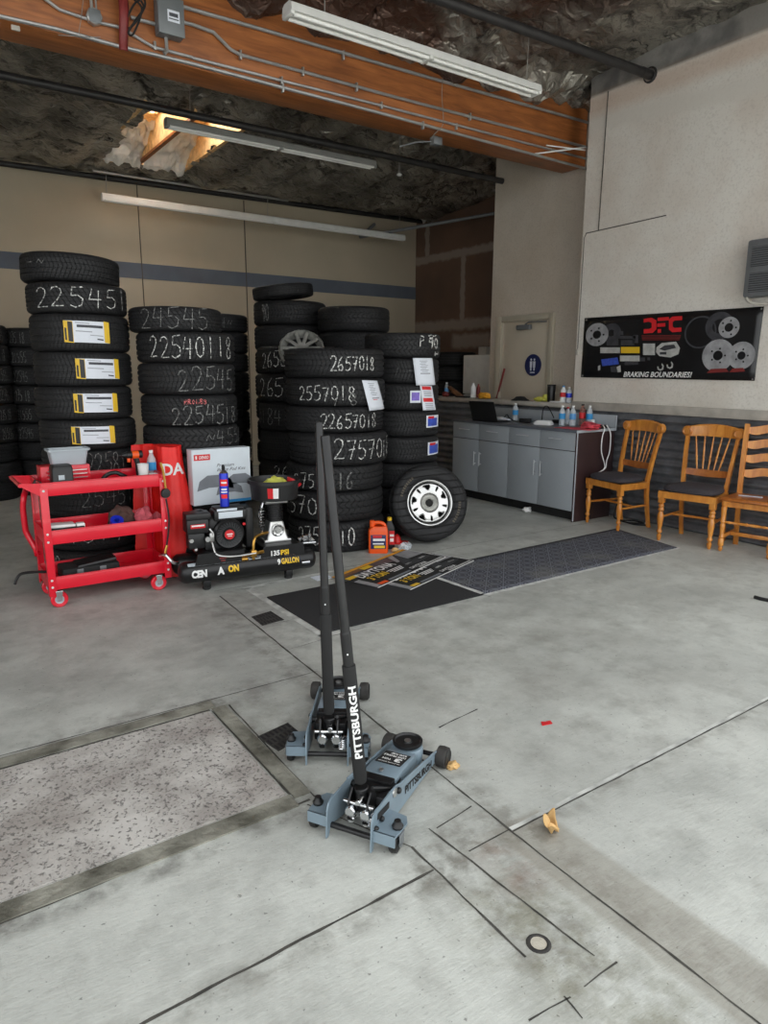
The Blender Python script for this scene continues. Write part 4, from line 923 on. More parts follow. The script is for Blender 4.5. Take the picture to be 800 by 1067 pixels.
# ================================================================ LEANING ALLOY WHEEL
wc0 = Vector((3.765, 4.735, .345)); view = Vector((-wc0.x, -wc0.y, 0)).normalized()
ax = (Matrix.Rotation(radians(13), 3, 'Z') @ view); ax = Vector((ax.x*cos(.24), ax.y*cos(.24), sin(.24))).normalized()
xh = Vector((0, 0, 1)).cross(ax).normalized(); yv = ax.cross(xh); WM = frame(wc0, xh, yv, ax)
lw = thing('alloy_wheel', (wc0.x, wc0.y, 0), 'mounted tire on a silver alloy wheel leaning against the right stack', 'wheel')
b = MB(WM); hw = .105
pr = [(.200, -.085), (.214, -.098), (.24, -.106), (.265, -.108), (.295, -.106), (.318, -.100), (.333, -.088), (.34, -.07)]
for g in (-.045, -.015, .015, .045): pr += [(.342, g-.006), (.336, g-.004), (.336, g+.004), (.342, g+.006)]
pr += [(r, -z) for r, z in reversed(pr[:8])]; pr += [(.2, .07), (.2, -.07)]
b.lathe(pr, n=72, close=True); ti = b.build('tire', RUB[1], lw)
b = MB(WM)
for r, z in ((.225, .1035), (.285, .1078), (.312, .1035)): b.lathe([(r-.002, z), (r, z+.0015), (r+.002, z)], n=72)
b.build('sidewall_ring', 'softblack', ti)
b = MB(WM)
for a0 in (2.2, -.7):
    for k in range(9):
        a = a0+k*.085; b.box((.262*cos(a), .262*sin(a), .1086), (.022, .014, .001), rot=(0, 0, a))
b.build('raised_lettering', mat('sidewall_tan', (.09, .075, .055), .8), ti)
b = MB(WM); b.lathe([(.205, .075), (.2, .086), (.192, .084), (.186, .07), (.178, .055), (.17, .02), (.165, -.06), (.17, -.08), (.2, -.08), (.2, .07)], n=56); b.build('rim', 'alu', lw)
b = MB(WM)
NA, RR = 120, [.078, .092, .106, .12, .134, .148, .160, .171]
ZR = [.050, .053, .054, .054, .053, .051, .048, .050]
vs = [[b.bm.verts.new(WM @ Vector((r*cos(2*pi*i/NA), r*sin(2*pi*i/NA), z))) for i in range(NA)] for r, z in zip(RR, ZR)]
def window(a, r):
    for k in range(5):
        d = (a-(2*pi*k/5+.42)+pi) % (2*pi)-pi
        if .113 < r < .158 and abs(d-.05*(r-.135)/.02) < .055+.15*(r-.113)/.045: return True
        d = (a-(2*pi*k/5+.42+pi/5)+pi) % (2*pi)-pi
        if .113 < r < .158 and abs(d) < .04: return True
    return False
for j in range(len(RR)-1):
    for i in range(NA):
        if not window(2*pi*(i+.5)/NA, (RR[j]+RR[j+1])/2): b.bm.faces.new((vs[j][i], vs[j][(i+1) % NA], vs[j+1][(i+1) % NA], vs[j+1][i]))
o = b.build('spoke_disc', 'alu', lw, ang=50); md = o.modifiers.new('solid', 'SOLIDIFY'); md.thickness = .016; md.offset = -1
MB(WM).lathe([(.08, .048), (.078, .062), (.07, .066), (.05, .064), (.04, .06), (.034, .058), (.034, .02)], n=36).build('hub_ring', 'dirtyalu', lw)
b = MB(WM); b.lathe([(.0, .056), (.026, .055), (.03, .05), (.03, .02), (0, .02)], n=20); b.build('hub_bore', 'softblack', lw)
b = MB(WM)
for k in range(5):
    a = 2*pi*k/5+.3+pi/5; b.cyl((.058*cos(a), .058*sin(a), .06), (.058*cos(a), .058*sin(a), .064), .009, n=10)
b.build('lug_holes', 'softblack', lw)
MB(WM).lathe([(.0, -.03), (.19, -.03), (.19, -.035), (0, -.035)], n=30).build('dark_backing', 'softblack', lw)  # dark disc added behind the windows, standing in for shade inside the wheel
# ================================================================ RED SERVICE CART
def X(px, py, y): return at(px, py, 'y', y).x
def Zy(px, py, y): return at(px, py, 'y', y).z
CX0, CX1, CY0, CY1 = .665, 1.43, 4.66, 5.05
cart = thing('service_cart', (1.05, 4.85, 0), 'red steel three-shelf service cart on casters at the left', 'cart')
for z0, z1 in ((.725, .81), (.415, .505), (.118, .205)):
    b = MB(); w = .006; cx, cy = (CX0+CX1)/2, (CY0+CY1)/2; zz = (z0+z1)/2; h = z1-z0
    b.box((cx, cy, z0+.004), (CX1-CX0, CY1-CY0, .006)); b.box((cx, CY0, zz), (CX1-CX0, w, h), bev=.002); b.box((cx, CY1, zz), (CX1-CX0, w, h), bev=.002)
    b.box((CX0, cy, zz), (w, CY1-CY0, h), bev=.002); b.box((CX1, cy, zz), (w, CY1-CY0, h), bev=.002); b.box((cx, CY0-.002, z1-.003), (CX1-CX0, .012, .007), bev=.003); b.box((cx, CY1+.002, z1-.003), (CX1-CX0, .012, .007), bev=.003)
    b.build('tray', 'red', cart)
for sx, x in ((1, CX0), (-1, CX1)):
    for sy, y in ((1, CY0), (-1, CY1)):
        b = MB(); b.box((x+sx*.016, y-sy*.006, .43), (.044, .005, .70), bev=.001); b.box((x-sx*.005, y+sy*.016, .43), (.005, .044, .70), bev=.001); o = b.build('leg', 'red', cart)
        b = MB()
        for z in (.76, .485, .435, .185, .14): b.lathe([(.008, 0), (.006, .004), (0, .005)], align((x+sx*.014, y-sy*.009, z), (x+sx*.014, y-sy*.02, z)), 10)
        b.build('rivet', 'white_metal', o)
b = MB()
for y in (CY0-.004, CY1+.004):
    b.prism([(CX0, .81), (CX0, .725), (CX0-.10, .79), (CX0-.125, .812), (CX0-.11, .816)], -.003, .003, frame((0, y, 0), (1, 0, 0), (0, 0, 1), (0, -1, 0)))
b.tube([(CX0-.11, CY0, .803), (CX0-.11, CY1, .803)], .012, 12); b.build('handle', 'red', cart)
def caster(x, y):
    r = .052; o = MB().lathe([(.028, -.014), (.046, -.017), (r, -.012), (r+.001, 0), (r, .012), (.046, .017), (.028, .014)], frame((x, y, r), (1, 0, 0), (0, 0, 1), (0, -1, 0)), 32).build('caster', 'red', cart)
    MB().lathe([(0, -.018), (.012, -.018), (.016, -.012), (.036, -.014), (.037, .014), (.016, .012), (.012, .018), (0, .018)], frame((x, y, r), (1, 0, 0), (0, 0, 1), (0, -1, 0)), 28).build('hub', 'tubgrey', o)
    b = MB()
    for s in (-1, 1): b.prism([(-.013, 0), (.013, 0), (.02, .062), (-.02, .062)], 0, .003, frame((x, y-s*.024+.0015, r-.008), (1, 0, 0), (0, 0, 1), (0, -1, 0)))
    b.box((x, y, r+.056), (.045, .055, .006), bev=.002); b.cyl((x, y-.028, r), (x, y+.028, r), .006, n=10); b.build('fork', 'chrome', o)
for x in (.715, 1.35):
    for y in (4.675, 5.0): caster(x, y)
# things on the cart
TZ = .733
y = 4.93; x0, x1 = X(41, 500, y), X(92, 500, y); zt = Zy(66, 484, y)
t = thing('tool_box', ((x0+x1)/2, y, TZ), 'small red tool box with drawers on the cart top', 'tool box')
MB().box(((x0+x1)/2, y, (TZ+zt)/2), (x1-x0, .16, zt-TZ), bev=.004).build('box_body', 'red', t)
for z in (zt-.033, zt-.058, zt-.083):
    d = MB().box(((x0+x1)/2+.01, y-.082, z), ((x1-x0)*.86, .006, .020), bev=.002).build('drawer', 'red', t); MB().box(((x0+x1)/2+.01, y-.087, z+.003), ((x1-x0)*.8, .004, .006)).build('drawer_pull', 'alu', d)
x0b, x1b = X(53, 480, y), X(88, 480, y); xt0, xt1 = X(47.5, 469, y), X(92, 469, y); zt2 = Zy(70, 467, y)
t = thing('storage_tub', ((x0b+x1b)/2, y, zt), 'pale grey plastic tub sitting on the small red tool box', 'tub')
b = MB()
def rr_(x0, x1, y0, y1, z, r=.02):
    out = []
    for cx, cy, a in ((x1-r, y1-r, 0), (x0+r, y1-r, pi/2), (x0+r, y0+r, pi), (x1-r, y0+r, 3*pi/2)):
        for k in range(5): out.append((cx+r*cos(a+pi/2*k/4), cy+r*sin(a+pi/2*k/4), z))
    return out
def loft(b, rings, cap0=True, cap1=True):
    V = [[b.bm.verts.new(b.M @ Vector(p)) for p in r] for r in rings]
    for A_, B_ in zip(V, V[1:]):
        n = len(A_)
        for i in range(n): b.bm.faces.new((A_[i], A_[(i+1) % n], B_[(i+1) % n], B_[i]))
    if cap0: b.bm.faces.new(V[0][::-1])
    if cap1: b.bm.faces.new(V[-1])
loft(b, [rr_(x0b, x1b, y-.055, y+.055, zt+.001), rr_(xt0+.012, xt1-.012, y-.07, y+.07, zt2-.012), rr_(xt0, xt1, y-.08, y+.08, zt2-.012), rr_(xt0, xt1, y-.08, y+.08, zt2), rr_(xt0+.016, xt1-.016, y-.066, y+.066, zt2), rr_(x0b+.008, x1b-.008, y-.05, y+.05, zt+.008)])
b.build('tub_body', 'tubgrey', t)
y = 4.74; x0, x1 = X(53, 500, y), X(75.5, 500, y); zt = Zy(64, 484, y)
t = thing('battery_charger', ((x0+x1)/2, y, TZ), 'black battery charger with red base at the front of the cart top', 'charger')
MB().box(((x0+x1)/2, y, TZ+.012), (x1-x0+.006, .13, .024), bev=.005).build('base', 'red', t)
b = MB(); loft(b, [rr_(x0, x1, y-.06, y+.06, TZ+.024, .012), rr_(x0+.002, x1-.002, y-.058, y+.058, zt-.02, .012), rr_(x0+.012, x1-.008, y-.045, y+.05, zt, .012)]); b.build('case', 'black', t)
MB().box(((x0+x1)/2-.01, y-.0605, (TZ+zt)/2+.012), (.035, .003, .03), bev=.001).build('label_plate', 'tubgrey', t)
b = MB(); b.box((X(44, 499, y), y+.02, TZ+.03), (.09, .05, .06), bev=.015, rot=(0, .3, .2)); b.box((X(38, 497, y+.05), y+.07, TZ+.05), (.05, .035, .05), bev=.01, rot=(0, .5, 0)); b.tube([(X(48, 499, y), y+.03, TZ+.04), (X(41, 499, y), y+.08, TZ+.02), (X(36, 500, y), y+.06, TZ+.05)], .012)
tag(b.build('hand_tool', 'black'), 'black hand tool lying at the left end of the cart top', 'tool')
b = MB(); y = 4.82; xs = [X(p, 496, y) for p in (104, 112, 120, 126, 131)]
b.tube([(xs[0], y, TZ+.03), (xs[1], y+.02, TZ+.07), (xs[2], y, TZ+.085), (xs[3], y-.01, TZ+.07), (xs[4], y, TZ+.05)], .014, 8, 5); b.box((xs[2], y, TZ+.02), (.12, .04, .04), bev=.01)
tag(b.build('pliers', 'black'), 'black pliers lying in the middle of the cart top', 'pliers')
y = 4.86; xg = X(138, 490, y); zt = Zy(135, 469.5, y)
t = thing('cordless_drill', (xg, y, TZ), 'black and orange cordless drill standing on the cart top', 'drill')
xa = X(126.5, 473, y); xb_ = X(148, 473, y)
b = MB(); b.cyl((xa+.03, y, zt-.03), (xb_, y, zt-.028), .024, .027, 14, bev=.004); b.build('motor_housing', 'black', t)
MB().cyl((xb_-.07, y, zt-.03), (xb_-.025, y, zt-.03), .0285, n=14, bev=.003).build('housing_band', 'orange', t)
b = MB(); b.cyl((xa, y, zt-.03), (xa+.03, y, zt-.03), .013, .022, 12); b.cyl((xa-.02, y, zt-.03), (xa, y, zt-.03), .006, n=8); b.build('chuck', 'blackmetal', t)
b = MB(); b.tube([(xb_-.045, y, zt-.04), (xb_-.035, y, zt-.09), (xb_-.03, y, TZ+.04)], .018, 10); b.build('handle', 'black', t)
MB().box((xa+.045, y, zt-.065), (.02, .018, .03), bev=.004).build('trigger', 'orange', t)
MB().box((xb_-.03, y, TZ+.022), (.085, .06, .042), bev=.008).build('battery', 'black', t)
y = 4.76; x0 = X(149.5, 493, y); zt = Zy(149, 483.5, y)
t = thing('paper_cup', (x0, y, TZ), 'white paper cup on the cart top beside the water bottle', 'cup')
MB().lathe([(0, TZ), (.026, TZ), (.037, zt), (.039, zt+.002), (.036, zt-.001), (.025, TZ+.005), (0, TZ+.005)], TR(x0, y, 0), 24).build('cup_body', 'white', t)
def bottle(name, x, y, z, h, r, label, m='pet', cap='white', lab='petblue', cat='bottle', group=None, fill=None):
    t = thing(name, (x, y, z), label, cat, group)
    pr = [(0, 0), (r*.8, 0), (r, h*.03), (r, h*.22), (r*.94, h*.25), (r, h*.28), (r, h*.62), (r*.95, h*.7), (r*.5, h*.86), (r*.38, h*.9), (r*.38, h*.94), (0, h*.94)]
    MB().lathe([(a, z+b_) for a, b_ in pr], TR(x, y, 0), 20).build('bottle_body', m, t)
    MB().lathe([(0, z+h*.92), (r*.45, z+h*.92), (r*.45, z+h), (0, z+h)], TR(x, y, 0), 16).build('cap', cap, t)
    if lab: MB().lathe([(r*1.01, z+h*.34), (r*1.02, z+h*.35), (r*1.02, z+h*.6), (r*1.01, z+h*.61)], TR(x, y, 0), 20).build('label', lab, t)
    return t
y = 4.90; bottle('water_bottle', X(158, 485, y), y, TZ, Zy(158, 469, y)-TZ, .031, 'clear water bottle with pale blue label on the cart top', lab='skyblue')
y = 4.72; x0 = X(159.5, 493, y); t = thing('small_jar', (x0, y, TZ), 'small amber jar with white lid at the cart top right', 'jar')
MB().cyl((x0, y, TZ), (x0, y, TZ+.055), .028, n=18, bev=.004).build('jar_body', 'brown', t); MB().cyl((x0, y, TZ+.055), (x0, y, TZ+.075), .029, n=18, bev=.003).build('lid', 'white', t)
# middle shelf
ZM = .423; y = 4.74; x0, x1 = X(48, 547, y), X(86, 545, y)
t = thing('tool_case', ((x0+x1)/2, y, ZM), 'white and black flat tool case on the cart middle shelf', 'case')
MB().box(((x0+x1)/2, y, ZM+.045), (x1-x0, .12, .085), bev=.006).build('case_body', 'softblack', t); MB().box(((x0+x1)/2-.02, y, ZM+.096), ((x1-x0)*.72, .1, .02), bev=.006, rot=(0, .04, 0)).build('case_lid', 'white', t); MB().box((x1-.02, y-.03, ZM+.09), (.05, .05, .03), bev=.006).build('case_end', 'white', t)
def rag(name, px0, px1, py0, py1, y, z0, m, label, seed, cat='rag'):
    xa, xb = X(px0, py1, y), X(px1, py1, y); zt = Zy((px0+px1)/2, py0, y); r = (xb-xa)/2
    b = MB(); b.ball(((xa+xb)/2, y, z0+(zt-z0)*.45), r, (1, .75, (zt-z0)*.55/r), jit=.42, seed=seed)
    for v in b.bm.verts: v.co.z = max(v.co.z, z0+.001)
    return tag(b.build(name, m), label, cat)
rag('shop_rag', 113, 141, 527.5, 545, 4.84, ZM, 'brownrag', 'brown rag heaped on the cart middle shelf', 3); rag('shop_rag', 141, 159, 529, 545, 4.76, ZM, 'redrag', 'pinkish red rag bundle at the right of the middle shelf', 8); rag('shop_rag', 157, 170, 534, 545, 4.8, ZM, 'redrag', 'small pink rag beside the bundle on the middle shelf', 12)
y = 4.72; x0 = X(121.5, 544, y); t = thing('tape_roll', (x0, y, ZM), 'blue tape roll in front of the brown rag', 'tape')
b = MB(); b.lathe([(.018, -.025), (.042, -.025), (.042, .025), (.018, .025)], frame((x0, y, ZM+.075), (1, 0, 0), (0, .8, .6), (0, -.6, .8)), 24, close=True); b.build('tape_body', 'can_blue', t)
MB().box((x0, y, ZM+.018), (.09, .06, .034), bev=.01).build('tape_base', 'can_blue', t)
# lower shelf
ZL = .127; y = 4.84; x0, x1 = X(62, 592, y), X(121, 586, y)
t = thing('flat_case', ((x0+x1)/2, y, ZL), 'flat black plastic case on the bottom cart shelf', 'case')
MB().box(((x0+x1)/2, y, ZL+.05), (x1-x0, .20, .09), bev=.012).build('case_body', 'softblack', t); MB().box(((x0+x1)/2+.04, y-.01, ZL+.105), ((x1-x0)*.7, .17, .03), bev=.012, rot=(0, -.1, 0)).build('case_lid', 'black', t)
for k in (.3, .7): MB().box((x0+(x1-x0)*k, y-.102, ZL+.07), (.04, .008, .03), bev=.002).build('latch', 'acgrey', t)
y = 4.70; tag(MB().tube([(X(56, 596, y), y, Zy(56, 596, y)), (X(36, 597, y), y, Zy(36, 596, y)), (X(22, 597, y), y, Zy(22, 598, y)), (X(17, 604, y), y, Zy(17, 604, y)), (X(15.5, 609, y), y, Zy(15.5, 609, y))], .009, 8, 5).build('pry_bar', 'blackmetal'), 'bent black bar sticking out of the cart bottom shelf to the left', 'pry bar')
y = 5.12; (MB().tube([(X(30, 514, y), y+.1, Zy(30, 512, y)), (X(25, 517, y), y, Zy(25, 517, y)), (X(24, 530, y), y, Zy(24, 530, y)), (X(26, 548, y), y, Zy(26, 548, y)), (X(28, 556, y), y, Zy(28, 556, y)), (X(36, 570, y), y-.03, Zy(36, 570, y)), (CX0, CY1, Zy(44, 575, y))], .02, 10, 5).build('side_brace', 'red', cart))
y = 4.63; xh_ = X(169, 500, y)
t = thing('air_gauge_hose', (xh_, y, .6), 'tire inflator with black gauge hose hanging on the right end of the cart', 'inflator')
pts = [(167, 482), (170, 492), (172, 505), (173, 514)]; MB().tube([(X(a, b_, y), y, Zy(a, b_, y)) for a, b_ in pts], .008, 8, 4).build('fitting', 'brass', t)
p = at(172.5, 514, 'y', y-.01); MB().lathe([(0, -.015), (.03, -.012), (.034, 0), (.03, .012), (0, .015)], frame(p, (1, 0, 0), (0, 0, 1), (0, -1, 0)), 20).build('gauge', 'black', t)
MB().tube([(X(a, b_, y), y, Zy(a, b_, y)) for a, b_ in ((173, 520), (176, 540), (175, 558), (173, 572))], .006, 8, 5).build('hose', 'softblack', t)
MB().tube([(X(a, b_, y), y, Zy(a, b_, y)) for a, b_ in ((174, 568), (172.5, 574), (172, 580))], .009, 8).build('chuck', 'brass', t)
# red vinyl bag between cart and compressor
bg = thing('red_bag', (1.5, 4.9, 0), 'red vinyl cover bag with white lettering behind the cart right end', 'bag')
base = [(1.33, 5.13), (1.47, 5.11), (1.59, 4.95), (1.72, 4.86), (1.63, 4.81), (1.49, 4.85), (1.465, 5.0), (1.41, 5.085)]
top_ = [(1.35, 5.12), (1.46, 5.10), (1.55, 5.0), (1.63, 4.92), (1.58, 4.86), (1.49, 4.88), (1.465, 5.0), (1.41, 5.085)]
def ringpts(P, k=8):
    out = []; n = len(P)
    for i in range(n):
        p0, p1, p2, p3 = (Vector(P[(i+j-1) % n]) for j in range(4))
        for q in range(k):
            t_ = q/k; out.append(.5*((2*p1)+(p2-p0)*t_+(2*p0-5*p1+4*p2-p3)*t_*t_+(3*p1-p0-3*p2+p3)*t_**3))
    return out
bp0, tp0 = ringpts(base), ringpts(top_); rings = []
zt = Zy(172, 463.5, 4.95)
for lv in range(15):
    u = lv/14; z = .02+(zt-.03)*u; r = []
    for i, (a, c) in enumerate(zip(bp0, tp0)):
        p = a.lerp(c, u**1.25); f = .003*sin(i*1.7+u*3)+.018*noise.noise(Vector((p.x*9, p.y*9, z*4))); cen = Vector((1.53, 4.97)); d = (p-cen).normalized()
        r.append((p.x+d.x*f, p.y+d.y*f, z+.02*noise.noise(Vector((p.x*7, p.y*7, z*2)))))
    rings.append(r)
cen = Vector((1.49, 5.0, zt)); rings.append([tuple(Vector(p).lerp(cen, .5)+Vector((0, 0, .006))) for p in rings[-1]])
b = MB(); loft(b, rings); b.build('bag_body', 'redcloth', bg, ang=50)
# white letters on its front right face
fx = Vector((.13, -.12, 0)).normalized(); 
p = at(180.5, 489, 'y', 4.84)
nrm = Vector((-.45, -.85, .25)).normalized(); xax = Vector((.88, -.46, 0)).normalized(); yax = nrm.cross(xax).normalized(); nrm = xax.cross(yax)
# lettering projected on the bag skin
def project_text(body, h, o, xax, yax, n, target, m, parent, width, bold):
    from mathutils.bvhtree import BVHTree
    me = target.data; bv = BVHTree.FromPolygons([v.co[:] for v in me.vertices], [list(p.vertices) for p in me.polygons])
    def fn(p):
        s = o+xax*p.x+yax*p.y+n*.3; hit, nn, i, d = bv.ray_cast(s, -n)
        return (hit+n*.004) if hit else s-n*.3
    return text(body, h, None, m, 'lettering', parent, width, bold, fn=fn)
bagbody = bg.children[0]
vd = (Vector((p.x, p.y, 0))-Vector((0, 0, 0))).normalized(); nn_ = -vd; xr = Vector((-nn_.y, nn_.x, 0)); xr = xr if xr.x > 0 else -xr
xr2 = (xr*cos(-.06)+Vector((0, 0, 1))*sin(.02)).normalized(); yr = nn_.cross(xr2); yr = yr if yr.z > 0 else -yr
project_text('DA', .085, p, xr2, yr, nn_, bagbody, 'white', bg, .145, .03)

# ================================================================ AIR COMPRESSOR
a_, c_ = at(190, 598, 'z', .13), at(324, 580, 'z', .14); ax_ = (c_-a_); ax_.z = 0; LT = ax_.length; ax_.normalize()
AN = Vector((-ax_.y, ax_.x, 0)); CO = Vector((a_.x, a_.y, 0))
cf = frame(CO, ax_, AN, (0, 0, 1))       # x along the tanks, y away from the camera, z up
cmp_ = thing('air_compressor', CO+ax_*LT/2, 'black petrol engine air compressor with two long tanks', 'compressor')
RT = .075; ZT = .135
def tank(y):
    pr = [(0, -.03), (.03, -.027), (.055, -.015), (RT-.004, .004), (RT, .02), (RT, LT-.02), (RT-.004, LT-.004), (.055, LT+.015), (.03, LT+.027), (0, LT+.03)]
    return MB(cf).lathe(pr, frame((0, y, ZT), (0, 1, 0), (0, 0, 1), (1, 0, 0)), 36).build('tank', 'blackmetal', cmp_)
tk = tank(0); tank(.235)
def tanktext(body, x, w, h, ang, m, bold=.03):
    fn = lambda q: cf @ Vector((x+q.x, -(RT+.0012)*cos(ang+q.y/RT), ZT+(RT+.0012)*sin(ang+q.y/RT)))
    text(body, h, None, m, 'lettering', tk, w, bold, fn=fn)
def ux(px, py): # px -> x along the tank front
    q = at(px, py, 'z', .14); d = q-EYE; # ray against vertical plane through tank axis
    n = AN; t_ = (CO-EYE).dot(n)/d.dot(n); w = EYE+d*t_; return (w-CO).dot(ax_)
u_ = [ux(q, 590) for q in (197, 213, 223, 232, 232, 246, 285, 290, 290, 308)]
tanktext('CEN', (u_[0]+u_[1])/2, u_[1]-u_[0], .055, .0, 'white', .06); tanktext('A', (u_[2]+u_[3])/2, (u_[3]-u_[2])*.85, .055, .05, 'white', .06); tanktext('ON', (u_[4]+u_[5])/2+.01, (u_[5]-u_[4])*.8, .05, .15, 'yellow', .06)
tanktext('9', (u_[6]+u_[7])/2, .022, .042, .22, 'white', .04); tanktext('GALLON', (u_[8]+u_[9])/2, u_[9]-u_[8], .042, .25, 'yellow', .04)
b = MB(cf)
for i, (x0, x1, an) in enumerate(((.03, .19, .95), (.21, .65, .95))):
    b.grid(lambda u, v: Vector((x0+(x1-x0)*u, -(RT+.001)*cos(an-.18+.36*v), ZT+(RT+.001)*sin(an-.18+.36*v))), 8, 3)
b.build('warning_strip', 'tubgrey', tk)
b = MB(cf)
for k in range(9):
    x0 = .225+k*.046; b.grid(lambda u, v: Vector((x0+.03*u, -(RT+.0016)*cos(.88+.16*v), ZT+(RT+.0016)*sin(.88+.16*v))), 2, 2)
b.build('warning_print', 'print', tk)
for x in (.16, LT-.18):
    for y in (-.0, .235):
        b = MB(cf); b.box((x, y, .045), (.05, .06, .05), bev=.004); b.build('foot_bracket', 'blackmetal', cmp_)
        MB(cf).lathe([(0, 0), (.026, 0), (.03, .008), (.024, .03), (0, .03)], TR(x, y, 0), 18).build('foot', 'softblack', cmp_)
# deck plates
for x0, x1 in ((.10, .43), (.56, .84)):
    b = MB(cf); b.prism([(x0-.03, ZT+.03), (x1+.03, ZT+.03), (x1-.015 if x0 < .3 else x1+.02, .265), (x0, .265)], -.004, .004, frame((0, -.05, 0), (1, 0, 0), (0, 0, 1), (0, -1, 0))); b.prism([(x0-.03, ZT+.03), (x1+.03, ZT+.03), (x1, .265), (x0, .265)], -.004, .004, frame((0, .285, 0), (1, 0, 0), (0, 0, 1), (0, -1, 0)))
    b.box(((x0+x1)/2, .118, .263), (x1-x0, .34, .008)); b.build('deck_plate', 'blackmetal', cmp_)
fn0 = frame(cf @ Vector((.68, -.056, .215)), ax_, (0, 0, 1), -AN)
text('135', .038, fn0 @ TR(-.035, 0, 0), 'white', 'lettering', cmp_, .065, .04); text('PSI', .038, fn0 @ TR(.035, 0, 0), 'yellow', 'lettering', cmp_, .06, .04)
b = MB(cf); b.box((.27, -.0555, .225), (.05, .001, .014)); b.box((.27, -.0555, .205), (.03, .001, .008)); b.build('deck_label', 'darkred', cmp_)
# engine
ZE = .267
en = MB(cf)
en.box((.285, .12, ZE+.05), (.24, .20, .10), bev=.015); en.box((.30, .14, ZE+.15), (.20, .17, .14), bev=.03); en.box((.16, .13, ZE+.19), (.10, .16, .16), bev=.03)
eng = en.build('engine', 'black', cmp_)
fc = frame(cf @ Vector((.335, .015, ZE+.105)), ax_, (0, 0, 1), -AN)
MB(fc).lathe([(.105, -.05), (.11, -.02), (.108, .0), (.095, .012), (.085, .008), (.045, .008), (.04, .018), (0, .02)], n=40).build('fan_cover', 'blackmetal', eng)
b = MB(fc)
for k in range(26):
    a = 2*pi*k/26; b.box((.068*cos(a), .068*sin(a), .0095), (.036, .006, .005), rot=(0, 0, a+.35))
b.build('fan_slot', 'acdark', eng)
MB(fc).lathe([(0, .024), (.034, .022), (.036, .016)], n=24).build('fan_badge', 'printred', eng)
b = MB(fc); b.box((0, .004, .0245), (.04, .008, .001)); b.box((0, -.01, .0245), (.03, .004, .001)); b.build('badge_print', 'white', eng)
b = MB(cf); b.box((.355, .10, ZE+.235), (.23, .15, .075), bev=.012); b.box((.355, .10, ZE+.28), (.20, .13, .02), bev=.008); af = b.build('fuel_tank', 'black', eng)
b = MB(cf); b.box((.355, .0235, ZE+.24), (.17, .003, .045), bev=.001); b.box((.33, .02, ZE+.278), (.14, .003, .016)); b.build('tank_label', 'box', af)
b = MB(cf); b.box((.12, .07, ZE+.18), (.15, .15, .10), bev=.012); b.box((.13, .07, ZE+.245), (.17, .13, .05), bev=.01); b.box((.11, .05, ZE+.08), (.12, .09, .12), bev=.02); ab = b.build('air_filter', 'black', eng)
b = MB(cf); b.box((.12, -.007, ZE+.185), (.10, .003, .028), bev=.001); b.build('filter_label', 'printred', ab)
b = MB(cf); b.box((.12, -.0085, ZE+.189), (.085, .002, .01)); b.build('filter_print', 'white', ab)
b = MB(cf); b.cyl((.18, 0, ZE+.09), (.18, -.02, ZE+.09), .018, n=14); b.cyl((.07, .0, ZE+.09), (.07, -.02, ZE+.09), .014, n=14); b.tube([(.20, 0, ZE+.16), (.215, -.01, ZE+.13), (.21, 0, ZE+.06)], .008); b.box((.21, -.005, ZE+.1), (.03, .02, .06), bev=.004); b.ball((.1, .0, ZE+.02), .014); b.build('carburettor', 'alu', eng)
MB(cf).tube([(.21, -.01, ZE+.06), (.225, -.05, ZE-.01), (.29, -.07, ZE-.03), (.38, -.075, ZE-.035), (.5, -.07, ZE-.03)], .007, 8, 6).build('silver_hose', 'alu', cmp_)
b = MB(cf); b.ball((.44, .0, ZE+.17), .012); b.build('red_switch', 'printred', eng)
MB(cf).box((.505, .17, ZE+.12), (.06, .17, .30), bev=.02).build('belt_guard', 'black', cmp_)
# pump
pu = MB(cf).box((.70, .12, ZE+.01), (.20, .16, .02), bev=.004).build('pump', 'alu', cmp_)
b = MB(cf); loft(b, [[(*q[:2], ZE+.02) for q in rr_(.615, .785, .04, .20, 0, .02)], [(*q[:2], ZE+.05) for q in rr_(.625, .775, .05, .19, 0, .02)], [(*q[:2], ZE+.14) for q in rr_(.645, .755, .06, .18, 0, .02)], [(*q[:2], ZE+.15) for q in rr_(.65, .75, .06, .18, 0, .02)]]); b.build('crankcase', 'alu', pu)
fp_ = frame(cf @ Vector((.70, .05, ZE+.09)), ax_, (0, 0, 1), -AN)
MB(fp_).lathe([(.046, 0), (.046, .012), (.04, .016), (.03, .012), (.022, .012), (.018, .02), (0, .02)], n=28).build('bearing_cover', 'alu', pu)
b = MB(fp_)
for k in range(6): b.cyl((.036*cos(k*pi/3), .036*sin(k*pi/3), .012), (.036*cos(k*pi/3), .036*sin(k*pi/3), .019), .005, n=6)
b.build('cover_bolt', 'acdark', pu)
b = MB(cf)
b.cyl((.70, .12, ZE+.15), (.70, .12, ZE+.29), .048, n=24)
for k in range(8): b.cyl((.70, .12, ZE+.16+k*.015), (.70, .12, ZE+.166+k*.015), .064, n=24)
b.build('cylinder_fins', 'black', pu)
b = MB(cf); b.box((.70, .12, ZE+.30), (.17, .13, .035), bev=.006); b.build('cylinder_head', 'alu', pu)
b = MB(cf)
pts = [(.575, .02, ZE+.27)]
for k in range(61): pts.append((.575+.018*cos(k*.75), .02+.018*sin(k*.75), ZE+.265-k*.0024))
b.tube(pts, .0045, 6); b.tube([(.62, .06, ZE+.30), (.59, .03, ZE+.31), (.575, .02, ZE+.27)], .008); b.tube([(.575, .02, ZE+.13), (.575, .02, ZE+.09), (.585, .03, ZE+.07)], .008); b.build('cooling_coil', 'chrome', pu)
